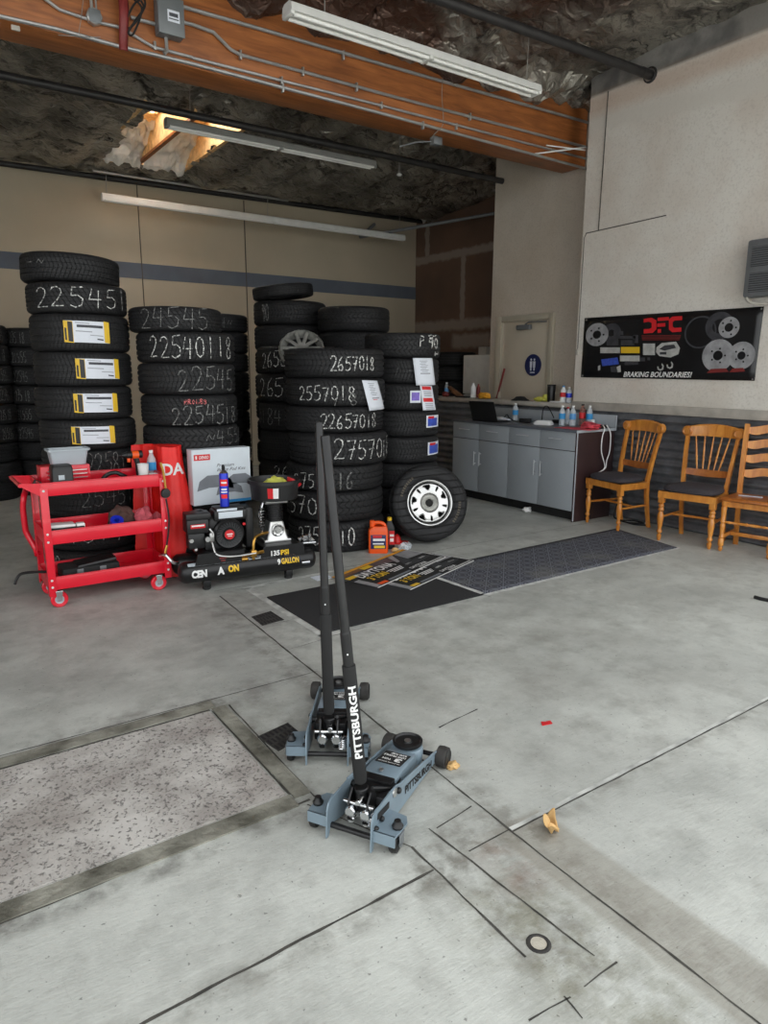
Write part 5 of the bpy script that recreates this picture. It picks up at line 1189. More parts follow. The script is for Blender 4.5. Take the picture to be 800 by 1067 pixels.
b = MB(cf); b.tube([(.62, .03, ZE+.085), (.53, -.02, ZE+.08), (.495, -.05, ZE+.06), (.485, -.055, ZE-.02), (.485, -.055, ZE-.08)], .010, 8, 4); b.tube([(.40, -.055, ZE-.045), (.56, -.055, ZE-.03)], .012); b.box((.485, -.055, ZE-.035), (.04, .04, .05), bev=.006); b.cyl((.40, -.055, ZE-.07), (.44, -.055, ZE-.07), .014, n=10); b.build('brass_valve', 'brass', cmp_)
b = MB(cf); b.tube([(.86, .06, .27), (.92, .05, .29), (.95, .04, .27), (.97, .03, .25)], .014, 8, 3); b.cyl((.90, .05, .28), (.90, .02, .28), .02, n=12); b.cyl((.86, .0, .25), (.97, -.01, .25), .009, n=10); b.cyl((.94, .03, .25), (.94, .03, .31), .012, n=10); b.build('gauge_fittings', 'chrome', cmp_)
b = MB(cf); b.tube([(-.02, .02, ZT+.07), (-.06, -.0, .22), (-.10, .02, .27), (-.13, .06, .26)], .011, 8, 5); b.tube([(.70, -.066, ZT+.055), (.79, -.066, ZT+.055)], .004); b.cyl((LT-.1, -.072, ZT-.01), (LT-.04, -.072, ZT-.01), .012, n=10); b.build('tank_handle', 'chrome', cmp_)
# drain pan over the pump with rags in it
pc = cf @ Vector((.70, .10, ZE+.318)); s_ = at(249, 508, 'y', pc.y), at(300, 508, 'y', pc.y); RP = (s_[1]-s_[0]).length/2; zt = Zy(275, 504, pc.y-RP*.9)
dp = thing('drain_pan', pc, 'round black oil drain pan resting on the compressor pump', 'pan'); hp = max(.07, zt-pc.z)
MB().lathe([(0, 0), (RP*.82, 0), (RP*.86, .006), (RP*.92, hp*.8), (RP*1.0, hp*.82), (RP*1.0, hp), (RP*.93, hp), (RP*.88, hp*.75), (RP*.82, .01), (0, .01)], TR(*pc), 40).build('pan_body', 'black', dp)
aL = atan2(-pc.y, -pc.x)
for a0, a1, m in ((-.26, .16, 'white'), (-.26, -.05, 'printred')):
    r_ = RP*.9+(.002 if m == 'white' else .003); b = MB(); b.grid(lambda u, v: Vector((pc.x+(r_+.012*v)*cos(aL+a0+(a1-a0)*u), pc.y+(r_+.012*v)*sin(aL+a0+(a1-a0)*u), pc.z+hp*(.18+.52*v))), 6, 1); b.build('pan_label', m, dp, ang=0)
b = MB(); b.ball((pc.x-.01, pc.y-.03, pc.z+hp*.75), .07, (1.15, .8, .8), jit=.4, seed=5); tag(b.build('yellow_rag', 'paleyellow'), 'yellow green rag in the black drain pan', 'rag')
q = Vector((pc.x+.09, pc.y-.02, pc.z+.012)); d = Vector((.35, -.1, .93)).normalized()
b = MB(); b.lathe([(.008, 0), (.010, .04), (.055, .105), (.058, .125), (.053, .122), (.008, .045)], frame(q, (1, 0, 0), Vector((0, 0, 1)).cross(Vector((1, 0, 0))), (0, 0, 1)) @ Matrix.Rotation(.55, 4, 'Y'), 22, close=True)
tag(b.build('funnel', 'printred'), 'bright red funnel sticking out of the drain pan', 'funnel')
# blue aerosol can on the engine
q = cf @ Vector((.335, .10, ZE+.290)); hC = Zy(228.5, 484.5, q.y)-q.z; rC = .032
ac_ = thing('aerosol_can', q, 'blue aerosol can standing on the compressor engine', 'can')
MB().lathe([(0, 0), (rC, 0), (rC, hC*.78), (rC*.94, hC*.8), (0, hC*.8)], TR(*q), 24).build('can_body', 'can_blue', ac_)
MB().lathe([(rC*.94, hC*.8), (rC*.6, hC*.86), (rC*.5, hC*.87), (0, hC*.87)], TR(*q), 24).build('can_shoulder', 'chrome', ac_); MB().lathe([(rC*.35, hC*.87), (rC*.35, hC*.96), (rC*.15, hC), (0, hC)], TR(*q), 14).build('nozzle', 'softblack', ac_)
b = MB(); ac0 = atan2(-q.y, -q.x)
for z0, z1, aa in ((.5, .66, .9), (.2, .3, .7)):
    b = MB(); b.grid(lambda u, v: Vector((q.x+(rC+.001)*cos(ac0-aa+2*aa*u), q.y+(rC+.001)*sin(ac0-aa+2*aa*u), q.z+hC*(z0+(z1-z0)*v))), 8, 1)
    b.build('can_band', 'redcloth', ac_, ang=0)
b = MB()
for z0, z1, aa in ((.56, .6, .6), (.34, .37, .7), (.4, .44, .6)): b.grid(lambda u, v: Vector((q.x+(rC+.0016)*cos(ac0-aa+2*aa*u), q.y+(rC+.0016)*sin(ac0-aa+2*aa*u), q.z+hC*(z0+(z1-z0)*v))), 8, 1)
b.build('can_print', 'white', ac_, ang=0)
# white carton with brake pad picture
yD = cf @ Vector((.4, .26, 0)); yD = yD.y+.06
c = [at(*q, 'y', yD) for q in ((202, 524), (262, 521), (251, 466.5), (194, 470))]
c[0].z = c[1].z = min(c[0].z, c[1].z)
bx = thing('carton', (c[0]+c[1])/2, 'white brake pad carton with red logo leaning behind the compressor', 'box')
w_ = (c[1]-c[0]).length; h_ = ((c[3]+c[2])/2-(c[0]+c[1])/2).length
oB = c[0]; xB = (c[1]-c[0]).normalized(); yB_ = ((c[3]-c[0])*.5+(c[2]-c[1])*.5).normalized(); zB_ = xB.cross(yB_).normalized(); yB_ = zB_.cross(xB); BF = frame(oB, xB, yB_, zB_)
MB(BF).box((w_/2, h_/2, -.05), (w_, h_, .10), bev=.003).build('carton_body', 'box', bx)
MB(BF).box((w_*.17, h_*.86, .001), (w_*.27, h_*.105, .002)).build('logo_plate', 'printred', bx)
text('DENSO', h_*.055, BF @ TR(w_*.20, h_*.86, .0022), 'white', 'lettering', bx, w_*.16, .02, shear=.2); MB(BF).prism([(w_*.06, h_*.83), (w_*.085, h_*.83), (w_*.085, h_*.89), (w_*.06, h_*.89)], .002, .0026).build('logo_mark', 'white', bx)
text('Premium', h_*.06, BF @ TR(w_*.56, h_*.70, .001), 'print', 'lettering', bx, w_*.3, .0, shear=.35); text('Brake Pad Kits', h_*.055, BF @ TR(w_*.66, h_*.62, .001), 'print', 'lettering', bx, w_*.5, .0, shear=.35)
def pad(b, x, y, s):
    b.prism([(x-.14*s, y-.05*s), (x-.12*s, y+.02*s), (x-.06*s, y+.06*s), (x+.06*s, y+.06*s), (x+.12*s, y+.02*s), (x+.14*s, y-.05*s), (x+.05*s, y-.03*s), (x-.05*s, y-.03*s)], 0, .0016)
b = MB(BF); pad(b, w_*.38, h_*.38, 1.0); pad(b, w_*.8, h_*.4, .8); pad(b, w_*.62, h_*.25, .75); b.build('pad_picture', 'boxdark', bx)
b = MB(BF); b.box((w_*.78, h_*.03, .0012), (w_*.42, h_*.05, .001)); b.build('carton_stripe', 'skyblue', bx)

# ================================================================ ON THE FLOOR BY THE TIRES
j0 = Vector((3.185, 4.665, 0)); da = radians(-33)
jg = thing('antifreeze_jug', j0, 'orange plastic jug with blue label on the floor by the tires', 'jug'); JF = TR(*j0) @ rotz(da); w2, d2, hJ = .082, .055, .262
b = MB(JF); RJ = lambda k, z, r=.018: rr_(-w2*k, w2*k, -d2*k, d2*k, z, r*k)
loft(b, [RJ(.95, 0), RJ(1, .01), RJ(1, .185), RJ(.93, .205)]+[[(x*.8+.012*s_, y*.8, .205+.02*s_) for x, y, z in RJ(.93, 0)] for s_ in (1,)], cap1=True)
b.tube([(-.055, 0, .2), (-.05, 0, .235), (-.02, 0, .252), (.02, 0, .252), (.05, 0, .235), (.058, 0, .205)], .016, 10, 4)
for v in b.bm.verts: pass
b.build('jug_body', 'orange', jg)
MB(JF).cyl((-.05, 0, .22), (-.05, 0, .272), .022, n=18, bev=.003).build('cap', 'orange', jg)
b = MB(JF); b.box((0, -d2-.0008, .10), (w2*1.55, .002, .12), bev=.0005); b.build('jug_label', 'navy', jg)
b = MB(JF); b.box((.005, -d2-.0022, .118), (w2*1.2, .001, .02)); b.box((0, -d2-.0022, .085), (w2*1.1, .001, .012)); b.build('jug_label_print', 'white', jg); b = MB(JF); b.box((.01, -d2-.0022, .058), (w2*1.1, .001, .022)); b.build('jug_label_band', 'yellow', jg)
b = MB(JF); b.box((-.008, -d2-.0022, .145), (w2*.9, .001, .02)); b.build('jug_label_logo', 'printred', jg)
j1 = Vector((3.335, 4.715, 0)); ob = thing('oil_bottle', j1, 'black oil bottle with yellow cap beside the orange jug', 'bottle'); OF = TR(*j1) @ rotz(radians(-33))
b = MB(OF); ro = lambda k, kk, z: rr_(-.045*k, .045*k, -.032*kk, .032*kk, z, .014*min(k, kk)); loft(b, [ro(.95, .95, 0), ro(1, 1, .01), ro(1, 1, .17), ro(.9, .9, .195), ro(.5, .6, .23), ro(.4, .55, .245)]); b.build('bottle_body', 'black', ob)
MB(OF).cyl((0, 0, .243), (0, 0, .272), .021, n=18, bev=.003).build('cap', 'yellow', ob)
b = MB(OF); b.box((.02, -.0325, .10), (.045, .001, .12)); b.build('bottle_label', 'printred', ob); b = MB(OF); b.box((.02, -.0335, .12), (.035, .001, .02)); b.box((.02, -.0335, .08), (.03, .001, .03)); b.build('label_print', 'white', ob)
b = MB(); b.prism([(3.44, 4.80), (3.52, 4.74), (3.60, 4.80), (3.55, 4.88), (3.46, 4.9)], 0, .012); b.lathe([(.04, .012), (.03, .05), (.012, .075), (0, .08)], TR(3.50, 4.83, 0), 14); tag(b.build('wheel_chock', 'redcloth'), 'small red wheel chock between the oil bottle and the leaning wheel', 'chock')
tag(MB().ball((3.30, 4.58, .02), .028, (1.2, .9, .7), jit=.2, seed=2).build('pebble_lump', 'leafm'), 'small tan lump on the floor in front of the oil bottle', 'lump')
b = MB(); b.ball((3.42, 4.60, .03), .05, (1.2, .8, .65), jit=.6, seed=9); tag(b.build('plastic_wrap', 'pet'), 'crumpled clear plastic wrap by the oil bottle', 'wrapper')
# carpet and mat
MB().box((2.51, 3.70, .006), (1.245, .77, .010), bev=.003).build('black_mat', 'mat1'); o = bpy.data.objects['black_mat']; tag(o, 'plain black carpet mat on the concrete near the jack handles', 'mat')
m2 = thing('patterned_mat', (4.28, 3.7, 0), 'long grey mat with circle pattern in front of the chairs', 'mat')
b = MB(); b.grid(lambda u, v: Vector((3.14+2.26*u+.17*u*v, 3.325+(.70+.06*u)*v, .008+.002*noise.noise(Vector((u*9, v*3, 0))))), 40, 12); o = b.build('mat_body', 'mat2', m2); md = o.modifiers.new('solid', 'SOLIDIFY'); md.thickness = .007; md.offset = -1
b = MB(); strip(b, (3.14, 3.308), (5.43, 3.315), .04, .004, .25, 4); strip(b, (3.125, 3.32), (3.10, 3.86), .035, .014, .3, 8); b.build('frayed_edge', 'fringe', m2, ang=0)
# posters
def poster(o, u, v, label, z, main):
    t = thing('poster', (o[0], o[1], z), label, 'poster'); U, V_ = Vector((*u, 0)), Vector((*v, 0)); Lu, Lv = U.length, V_.length; f = frame((o[0], o[1], z), U.normalized(), V_.normalized(), (0, 0, 1))
    MB(f).prism([(0, 0), (Lu, 0), (Lu, Lv), (0, Lv)], 0, .003).build('sheet', 'rotordark', t)
    def P(pts, m, k=.0034, nm='poster_print'):
        b = MB(f); b.prism([(x*Lu, y*Lv) for x, y in pts], .003, k); return b.build(nm, m, t, ang=0)
    R_ = lambda x0, y0, x1, y1: [(x0, y0), (x1, y0), (x1, y1), (x0, y1)]
    P([(0, 0), (1, 0), (1, .5), (.5, .7), (0, .62)], 'softblack'); P(R_(.0, .92, 1, 1), 'orangey' if main else 'acgrey'); P(R_(0, .8, .28, .915), 'brown' if main else 'acdark'); P([(.62, .55), (1, .5), (1, .9), (.7, .9)], 'rotor', .0036)
    P([(.55, .3), (.78, .42), (.95, .40), (.97, .28), (.75, .22)], 'acdark', .004, 'jack_picture'); P([(.60, .34), (.76, .42), (.8, .9), (.77, .9)], 'acdark', .0042, 'jack_picture'); P([(.62, .31), (.70, .33), (.68, .38), (.61, .36)], 'alu', .0045, 'jack_picture'); P([(.84, .33), (.92, .34), (.91, .39), (.83, .38)], 'alu', .0045, 'jack_picture')
    P(R_(.02, .62, .14, .74), 'yellow', .004); P(R_(.0, .02, .06, .5), 'rotor', .004); P(R_(.2, .04, .5, .1), 'boxdark', .004); P(R_(.62, .02, .98, .08), 'casting', .004); P(R_(.07, .03, .17, .12), 'orange' if main else 'yellow', .004); P(R_(.3, .78, .42, .9), 'yellow', .004)
    text('DAYTONA', .24*Lv, f @ TR(.34*Lu, .60*Lv, .0046), 'white', 'lettering', t, .46*Lu, .03, .1); text('3 TON', .19*Lv, f @ TR(.23*Lu, .36*Lv, .0046), 'yellow', 'lettering', t, .22*Lu, .04, .1)
    b = MB(f); b.box((.5*Lu, -.006*Lv, .0015), (Lu, .03*Lv, .003)); b.box((1.0*Lu, .5*Lv, .0015), (.02*Lu, Lv, .003)); b.build('sheet_edge', 'white', t, ang=0)
    b = MB(f)
    for k in range(3): b.box((.46*Lu, (.38-.055*k)*Lv, .0042), (.2*Lu-.03*k, .025*Lv, .001))
    b.build('small_print', 'white', t, ang=0); text('DAYTONA', .09*Lv, f @ TR(.66*Lu, .13*Lv, .0046), 'white', 'lettering', t, .24*Lu, .03, .1)
    return t
poster((2.60, 3.815), (.905, .36), (-.145, .385), 'upper printed jack poster lying on the black mat', .0175, True)
poster((2.77, 3.665), (.86, .31), (-.13, .36), 'lower printed jack poster lying half under the other one', .0125, False)
MB().box((2.42, 4.28, .004), (.13, .10, .006)).build('white_card', 'paper'); tag(bpy.data.objects['white_card'], 'white card scrap under the poster left corner', 'card')
# litter
def scrap(px, py, r, m, label, seed, name='paper_scrap', cat='scrap', fl=.6):
    q = at(px, py, 'z', 0); b = MB(); b.ball((q.x, q.y, r*fl*.7), r, (1.1, .9, fl), jit=.5, seed=seed)
    for v in b.bm.verts: v.co.z = max(v.co.z, .0012)
    return tag(b.build(name, m), label, cat)
scrap(549, 533, .045, 'white', 'crumpled white tissue on the floor in front of the cabinet', 4, 'tissue', 'tissue', .7)
scrap(472, 800, .022, 'leafm', 'small crumpled tan leaf by the front jack wheel', 14, 'dry_leaf', 'leaf', .7)
q = at(576, 866, 'z', 0); b = MB()
def lf(u, v):
    a = (u-.5)*2.6; r = .052*(v**.8)*(1+.35*abs(sin(u*pi*3.0))); x, y = r*sin(a)*1.1, r*cos(a)-.025
    return Vector((q.x-.6*y+.5*x, q.y+.5*y+.6*x, .008+.030*v*v+.020*sin(u*14)*v+.012*noise.noise(Vector((u*5, v*4, 1)))))
b.grid(lf, 24, 10)
o = b.build('dry_leaf', 'leafm'); md = o.modifiers.new('solid', 'SOLIDIFY'); md.thickness = .0015; tag(o, 'large curled tan leaf on the concrete joint', 'leaf')
q = at(569, 754, 'z', 0); b = MB(); b.prism([(-.03, -.005), (.02, -.018), (.032, .006), (.005, .012), (-.01, .022), (-.02, .008)], .001, .003, TR(q.x, q.y, 0)); tag(b.build('red_scrap', 'printred'), 'tiny red plastic scrap on the open concrete', 'scrap')
tag(MB().tube([at(786, 622, 'z', .012), at(793, 624, 'z', .012), at(803, 626, 'z', .012)], .012, 8).build('black_stick', 'softblack'), 'short black stick on the floor at the right edge', 'stick')
# ================================================================ CABINETS
FXC, BXC, ZTOP = 5.46, 6.04, .925
def cabinet(y0, y1, ys, label, end=False):
    t = thing('base_cabinet', (5.75, (y0+y1)/2, 0), label, 'cabinet', 'grey base cabinets by the half wall')
    b = MB(); b.box(((FXC+BXC)/2+.012, (y0+y1)/2, .495), (BXC-FXC-.03, abs(y1-y0)-.004, .79), bev=.002); b.build('carcass', 'cabside', t)
    MB().box(((FXC+BXC)/2+.03, (y0+y1)/2, .05), (BXC-FXC-.12, abs(y1-y0)-.004, .10)).build('toe_kick', 'softblack', t)
    for i, (ya, yb) in enumerate(ys):
        ym = (ya+yb)/2; w = abs(ya-yb)-.006
        d = MB().box((FXC+.009, ym, .41), (.018, w, .60), bev=.0015).build('door', 'cab', t)
        yh = (yb+.045) if i == 0 else (ya-.045)
        def pull(p0, p1, par):
            b = MB(); b.cyl(p0, p1, .0055, n=10); d_ = (Vector(p1)-Vector(p0))
            for k in (.12, .88): q = Vector(p0)+d_*k; b.cyl(q, q+Vector((.032, 0, 0)), .0045, n=8)
            b.build('handle', 'handle_steel', par)
        pull((FXC-.030, yh, .42), (FXC-.030, yh, .58), d)
        dr = MB().box((FXC+.009, ym, .81), (.018, w, .185), bev=.0015).build('drawer', 'cab', t); pull((FXC-.030, ym-.085, .825), (FXC-.030, ym+.085, .825), dr)
    if end:
        MB().box(((FXC+BXC)/2, min(y0, y1)-.010, .45), (BXC-FXC, .018, .90), bev=.001).build('end_panel', 'cabside', t)
        MB().box((FXC+.006, min(y0, y1)-.0185, .46), (.014, .004, .9)).build('edge_strip', 'cabedge', t)
    return t
cabinet(5.468, 6.402, [(6.402, 5.945), (5.945, 5.468)], 'grey cabinet unit under the laptop, farther from the chairs')
cabinet(4.546, 5.468, [(5.468, 5.01), (5.01, 4.546)], 'grey cabinet unit nearest the chairs, with dark brown end panel', True)
wt = MB().box(((FXC+BXC)/2-.005, 5.47, .9125), (BXC-FXC+.03, 1.90, .026), bev=.003).build('worktop', 'worktop'); tag(wt, 'dark grey worktop running across both cabinet units', 'worktop')
MB().box(((FXC+BXC)/2-.005, 4.519, .9125), (BXC-FXC+.03, .004, .026)).build('edge_strip', 'cabedge', wt)
MB().box((BXC+.004, 5.47, .99), (.016, 1.9, .13), bev=.002).build('backsplash', 'cab', wt); MB().box((BXC+.002, 4.519, .99), (.02, .004, .13)).build('edge_strip', 'cabedge', wt)
def onT(px, py): q = at(px, py, 'z', ZTOP+.001); q.x = min(max(q.x, 5.5), 5.98); q.y = at(px, py, 'x', q.x).y; return q
GW = 'water bottles on the grey worktop'
def wb(px, pyb, pyt, label, **k):
    q = onT(px, pyb); h = at(px, pyt, 'x', q.x).z-q.z; return bottle('water_bottle', q.x, q.y, q.z, h, k.pop('r', .033), label, **k)
wb(536.5, 438.5, 420, 'clear water bottle standing alone beside the laptop on the worktop', group=GW, lab='skyblue')
wb(585, 443.5, 422.5, 'clear water bottle nearest the laptop in the cluster of bottles', group=GW, lab='skyblue'); wb(596, 444, 422.5, 'clear water bottle with dark blue label in the bottle cluster', group=GW)
wb(591, 440.5, 424, 'bottle with red cap between two water bottles', cap='printred', lab=None, r=.03); wb(606, 442.5, 421, 'soda bottle with red label and dark cap on the worktop', m='cola', cap='softblack', lab='printred'); wb(613.5, 442.5, 422.5, 'clear water bottle nearest the chairs, by the pink cloth', group=GW, lab='skyblue')
q = onT(617, 444); t = tag(MB().cyl(q, q+Vector((0, 0, .075)), .022, n=16, bev=.006).build('pill_bottle', 'white'), 'short white bottle behind the pink cloth', 'bottle')
# laptop
q = onT(506, 440); LF = TR(*q) @ rotz(radians(-82))
lp = thing('laptop', q, 'black open laptop seen from behind on the worktop', 'laptop')
MB(LF).box((0, .10, .009), (.36, .24, .018), bev=.004).build('laptop_base', 'black', lp); MB(LF).box((0, -.055, .122), (.36, .008, .235), rot=(.35, 0, 0), bev=.003).build('laptop_lid', 'black', lp)
# papers, router, adapters, cables
q = onT(521, 439); b = MB(); b.ball((q.x, q.y, q.z+.02), .08, (.9, 1.6, .30), jit=.7, seed=21); tag(b.build('crumpled_paper', 'paper'), 'crumpled white papers in front of the laptop', 'papers')
q = onT(512, 438); b = MB(); b.ball((q.x, q.y, q.z+.012), .05, (.9, 1.3, .28), jit=.7, seed=31); tag(b.build('crumpled_paper', 'paper'), 'small crumpled paper beside the laptop base', 'papers')
q = onT(547, 440); tag(MB().box((q.x, q.y, q.z+.022), (.06, .13, .044), bev=.008, rot=(0, 0, .3)).build('power_adapter', 'black'), 'black power adapter between bottle and white router', 'adapter')
q = onT(566, 442.5); rt = thing('router', q, 'white plastic device with black arched cable on the worktop', 'router'); RFm = TR(*q) @ rotz(radians(-75))
b = MB(RFm); loft(b, [rr_(-.10, .10, -.055, .055, 0, .02), rr_(-.10, .10, -.055, .055, .02, .02), rr_(-.075, .085, -.04, .045, .045, .02)]); b.build('case', 'white', rt); MB(RFm).box((-.0, .0, .046), (.09, .05, .003), bev=.001).build('top_panel', 'box', rt)
p0, p1, p2, p3 = onT(558, 440), at(566, 426, 'x', 5.85), at(571, 424, 'x', 5.88), onT(572, 438); tag(MB().tube([p0+Vector((.1, 0, .02)), p1, p2, p3+Vector((.1, 0, .02))], .005, 6, 6).build('arched_cable', 'softblack'), 'black cable arching behind the white router', 'cable')
q = onT(576, 441); tag(MB().box((q.x+.05, q.y, q.z+.02), (.06, .07, .04), bev=.006).build('cable_adapter', 'black'), 'small black box at the right of the router', 'adapter')
q = onT(530, 433); q.x = 5.9; tag(MB().tube([onT(524, 436), at(528, 432, 'x', 5.92), at(531, 436, 'x', 5.9), onT(540, 440), onT(552, 441)], .005, 6, 6).build('loose_cable', 'softblack'), 'loose black cable behind the single water bottle', 'cable')
q = onT(602, 447); 
b = MB(); b.box((5.62, onT(598, 447).y, ZTOP+.004), (.20, .42, .005), rot=(0, 0, .05), bev=.002); tag(b.build('pink_cloth_sheet', 'pinkrag'), 'flat red cloth spread under the bottles', 'cloth')
q = onT(614, 447); b = MB(); b.ball((q.x, q.y, q.z+.03), .075, (.9, 1.5, .45), jit=.6, seed=44)
for v in b.bm.verts: v.co.z = max(v.co.z, ZTOP+.008)
tag(b.build('pink_cloth', 'pinkrag'), 'bunched pink cloth at the worktop front right', 'cloth')
yE = 4.49
def cabl(pts, label, m='white'):
    return tag(MB().tube([at(a, b_, 'y', yE) for a, b_ in pts], .0055, 6, 6).build('hanging_cable', m), label, 'cable')
cabl(((628, 443), (630, 447), (627.5, 455), (626.5, 470), (630, 486), (626, 491)), 'white cable hanging at the cabinet end panel, left strand'); cabl(((632, 443), (636, 452), (635, 470), (632, 480), (630.5, 488), (624, 492)), 'white cable hanging at the cabinet end panel, right strand')
q = at(632, 443, 'z', ZTOP+.001); tag(MB().box((5.90, 4.60, ZTOP+.018), (.1, .10, .034), bev=.008).build('power_strip', 'black'), 'black plug block at the worktop end', 'plug')
tag(MB().tube([at(645, 520, 'x', 6.03), (5.98, 4.42, .03), (5.95, 4.34, .008), (5.90, 4.2, .008), (6.0, 4.08, .008), (6.02, 4.2, .008), (5.93, 4.28, .008), (5.88, 4.1, .008), (5.97, 4.0, .008)], .008, 6, 6).build('floor_cable', 'softblack'), 'black cable coiled on the floor under the first chair', 'cable')

for o in list(COL.objects):       # soft things lie on the worktop, not in it
    if o.name.split('.')[0] in ('crumpled_paper', 'loose_cable', 'arched_cable', 'pink_cloth'):
        for v in o.data.vertices: v.co.z = max(v.co.z, ZTOP+.0015)
# ================================================================ ON THE LOW WALL LEDGE
ZLG = 1.149
def onL(px, x=6.2): q = at(px, 415, 'x', x); q.z = ZLG; return q
def topL(px, py, x=6.2): return at(px, py, 'x', x).z-ZLG
q = onL(440); h = topL(440, 394); t = thing('plastic_jar', q, 'large clear plastic jug with purple label on the ledge', 'jug')
MB().lathe([(0, 0), (.068, 0), (.072, .01), (.072, h*.6), (.05, h*.78), (.036, h*.82), (.036, h*.9), (0, h*.9)], TR(*q), 24).build('jar_body', 'pet', t); MB().cyl(q+Vector((0, 0, h*.88)), q+Vector((0, 0, h)), .04, n=20, bev=.003).build('lid', 'white', t); MB().lathe([(.073, h*.14), (.0735, h*.15), (.0735, h*.52), (.073, h*.53)], TR(*q), 24).build('label', 'purple', t)
q = onL(465); bottle('water_bottle', q.x, q.y, q.z, topL(465, 398.5), .033, 'small clear bottle beside the purple labelled jug on the ledge', lab='petblue')
q = onL(464, 6.12); b = MB(); b.ball((q.x, q.y, q.z+.035), .05, (.8, 1.2, .72), jit=.3, seed=3); tag(b.build('pink_rag', 'darkred'), 'dark pink rag ball on the ledge front', 'rag')
a_, c_ = onL(467), onL(484); b = MB(); b.box(((a_+c_)/2+Vector((0, 0, .06))), (.05, (a_-c_).length*1.0, .035), rot=(.42, 0, 0), bev=.004); b.box(((a_+c_)/2+Vector((.0, -.02, .035))), (.06, (a_-c_).length*.55, .03), rot=(.42, 0, .1), bev=.004); tag(b.build('wood_block', 'brown'), 'brown wood offcut leaning on the ledge', 'offcut')
q = onL(482, 6.12); tag(MB().box(q+Vector((0, 0, .012)), (.10, .2, .022), bev=.008).build('dark_lid', 'softblack'), 'flat dark lid on the ledge by the wood offcut', 'lid')
q = onL(492.5); bottle('spray_bottle', q.x, q.y, q.z, topL(492.5, 399), .036, 'white bottle on the ledge beside the orange bag', m='white', lab=None)
q = onL(498, 6.3); bottle('sauce_bottle', q.x, q.y, q.z, topL(498, 400, 6.3), .026, 'dark red bottle behind the white bottle on the ledge', m='darkred', cap='darkred', lab=None)
q = onL(504, 6.13); b = MB(); b.ball((q.x, q.y, q.z+.03), .075, (.7, 1.25, .55), jit=.5, seed=6)
for v in b.bm.verts: v.co.z = max(v.co.z, ZLG)
tag(b.build('snack_bag', 'orangey'), 'crumpled orange yellow bag on the ledge', 'bag')
q = onL(542, 6.15); b = MB(); b.lathe([(0, .05), (.05, .045), (.08, .02), (.11, .004), (.11, 0), (0, 0)], TR(*q), 20); tag(b.build('black_hat', 'softblack'), 'black cap lying on the ledge below the door', 'cap')
q = onL(562, 6.13); b = MB(); b.ball((q.x, q.y, q.z+.026), .06, (.7, 1.4, .42), jit=.4, seed=16); tag(b.build('work_gloves', 'paleyellow'), 'pale yellow work gloves on the ledge', 'gloves')
q = onL(568.5, 6.2); b = MB(); b.lathe([(0, 0), (.03, 0), (.04, .02), (.04, .06), (.03, .08), (0, .085)], TR(*q), 16); tag(b.build('lime_cup', 'paleyellow'), 'lime yellow cup beside the tall dark tumbler', 'cup')
q = onL(574, 6.2); h = topL(574, 402); t = thing('tumbler', q, 'tall dark tumbler on the ledge right of the door', 'tumbler'); MB().lathe([(0, 0), (.04, 0), (.042, .01), (.048, h*.97), (.046, h), (0, h)], TR(*q), 22).build('tumbler_body', 'boxgrey' if 0 else 'black', t); MB().lathe([(.043, h), (.049, h+.001), (.05, h+.014), (0, h+.016)], TR(*q), 22).build('lid', 'softblack', t)
q = onL(586.5, 6.14); bottle('labelled_bottle', q.x, q.y, q.z, topL(586.5, 402, 6.14), .034, 'white bottle with red label at the ledge right end', m='white', cap='petblue', lab='printred')
q = onL(592.5, 6.14); bottle('blue_bottle', q.x, q.y, q.z, topL(592.5, 403, 6.14), .034, 'clear bottle with blue label touching the wall corner', lab='can_blue', cap='white')
q = onL(580, 6.12); tag(MB().box(q+Vector((0, 0, .008)), (.08, .14, .014), bev=.003).build('napkin_pad', 'white'), 'small white pad in front of the tumbler', 'pad')
# broom leaning by the office corner, white fridge beyond
a_, c_ = at(525.5, 384, 'x', 6.41), at(511, 440, 'x', 6.405); d = (c_-a_).normalized(); foot = a_+d*((a_.z-.06)/-d.z)
br = thing('broom', (foot.x, foot.y, 0), 'broom with dark red handle leaning by the office wall', 'broom')
MB().tube([a_, foot], .013, 10).build('handle', 'darkred', br); MB().box((foot.x, foot.y, .04), (.06, .28, .08), bev=.015).build('broom_head', 'softblack', br)
fx0, fyA, fyB, fz = 6.9, at(483, 370, 'x', 6.9).y, 7.25, at(483, 370, 'x', 6.9).z
fr_ = thing('refrigerator', (7.2, (fyA+fyB)/2, 0), 'white refrigerator beyond the half wall', 'refrigerator')
MB().box((7.22, (fyA+fyB)/2, fz/2), (.56, fyA-fyB, fz), bev=.01).build('body', 'white_metal', fr_); 
for z0, z1 in ((.05, 1.15), (1.16, fz)): MB().box((6.92, (fyA+fyB)/2, (z0+z1)/2), (.05, fyA-fyB-.004, z1-z0-.006), bev=.01).build('door', 'white_metal', fr_)
q = at(504, 362, 'x', 6.95); tag(MB().box((7.0, q.y, fz+.055), (.16, .16, .11), bev=.006).build('carton_box', 'ledge'), 'small pale box on top of the white refrigerator', 'box')

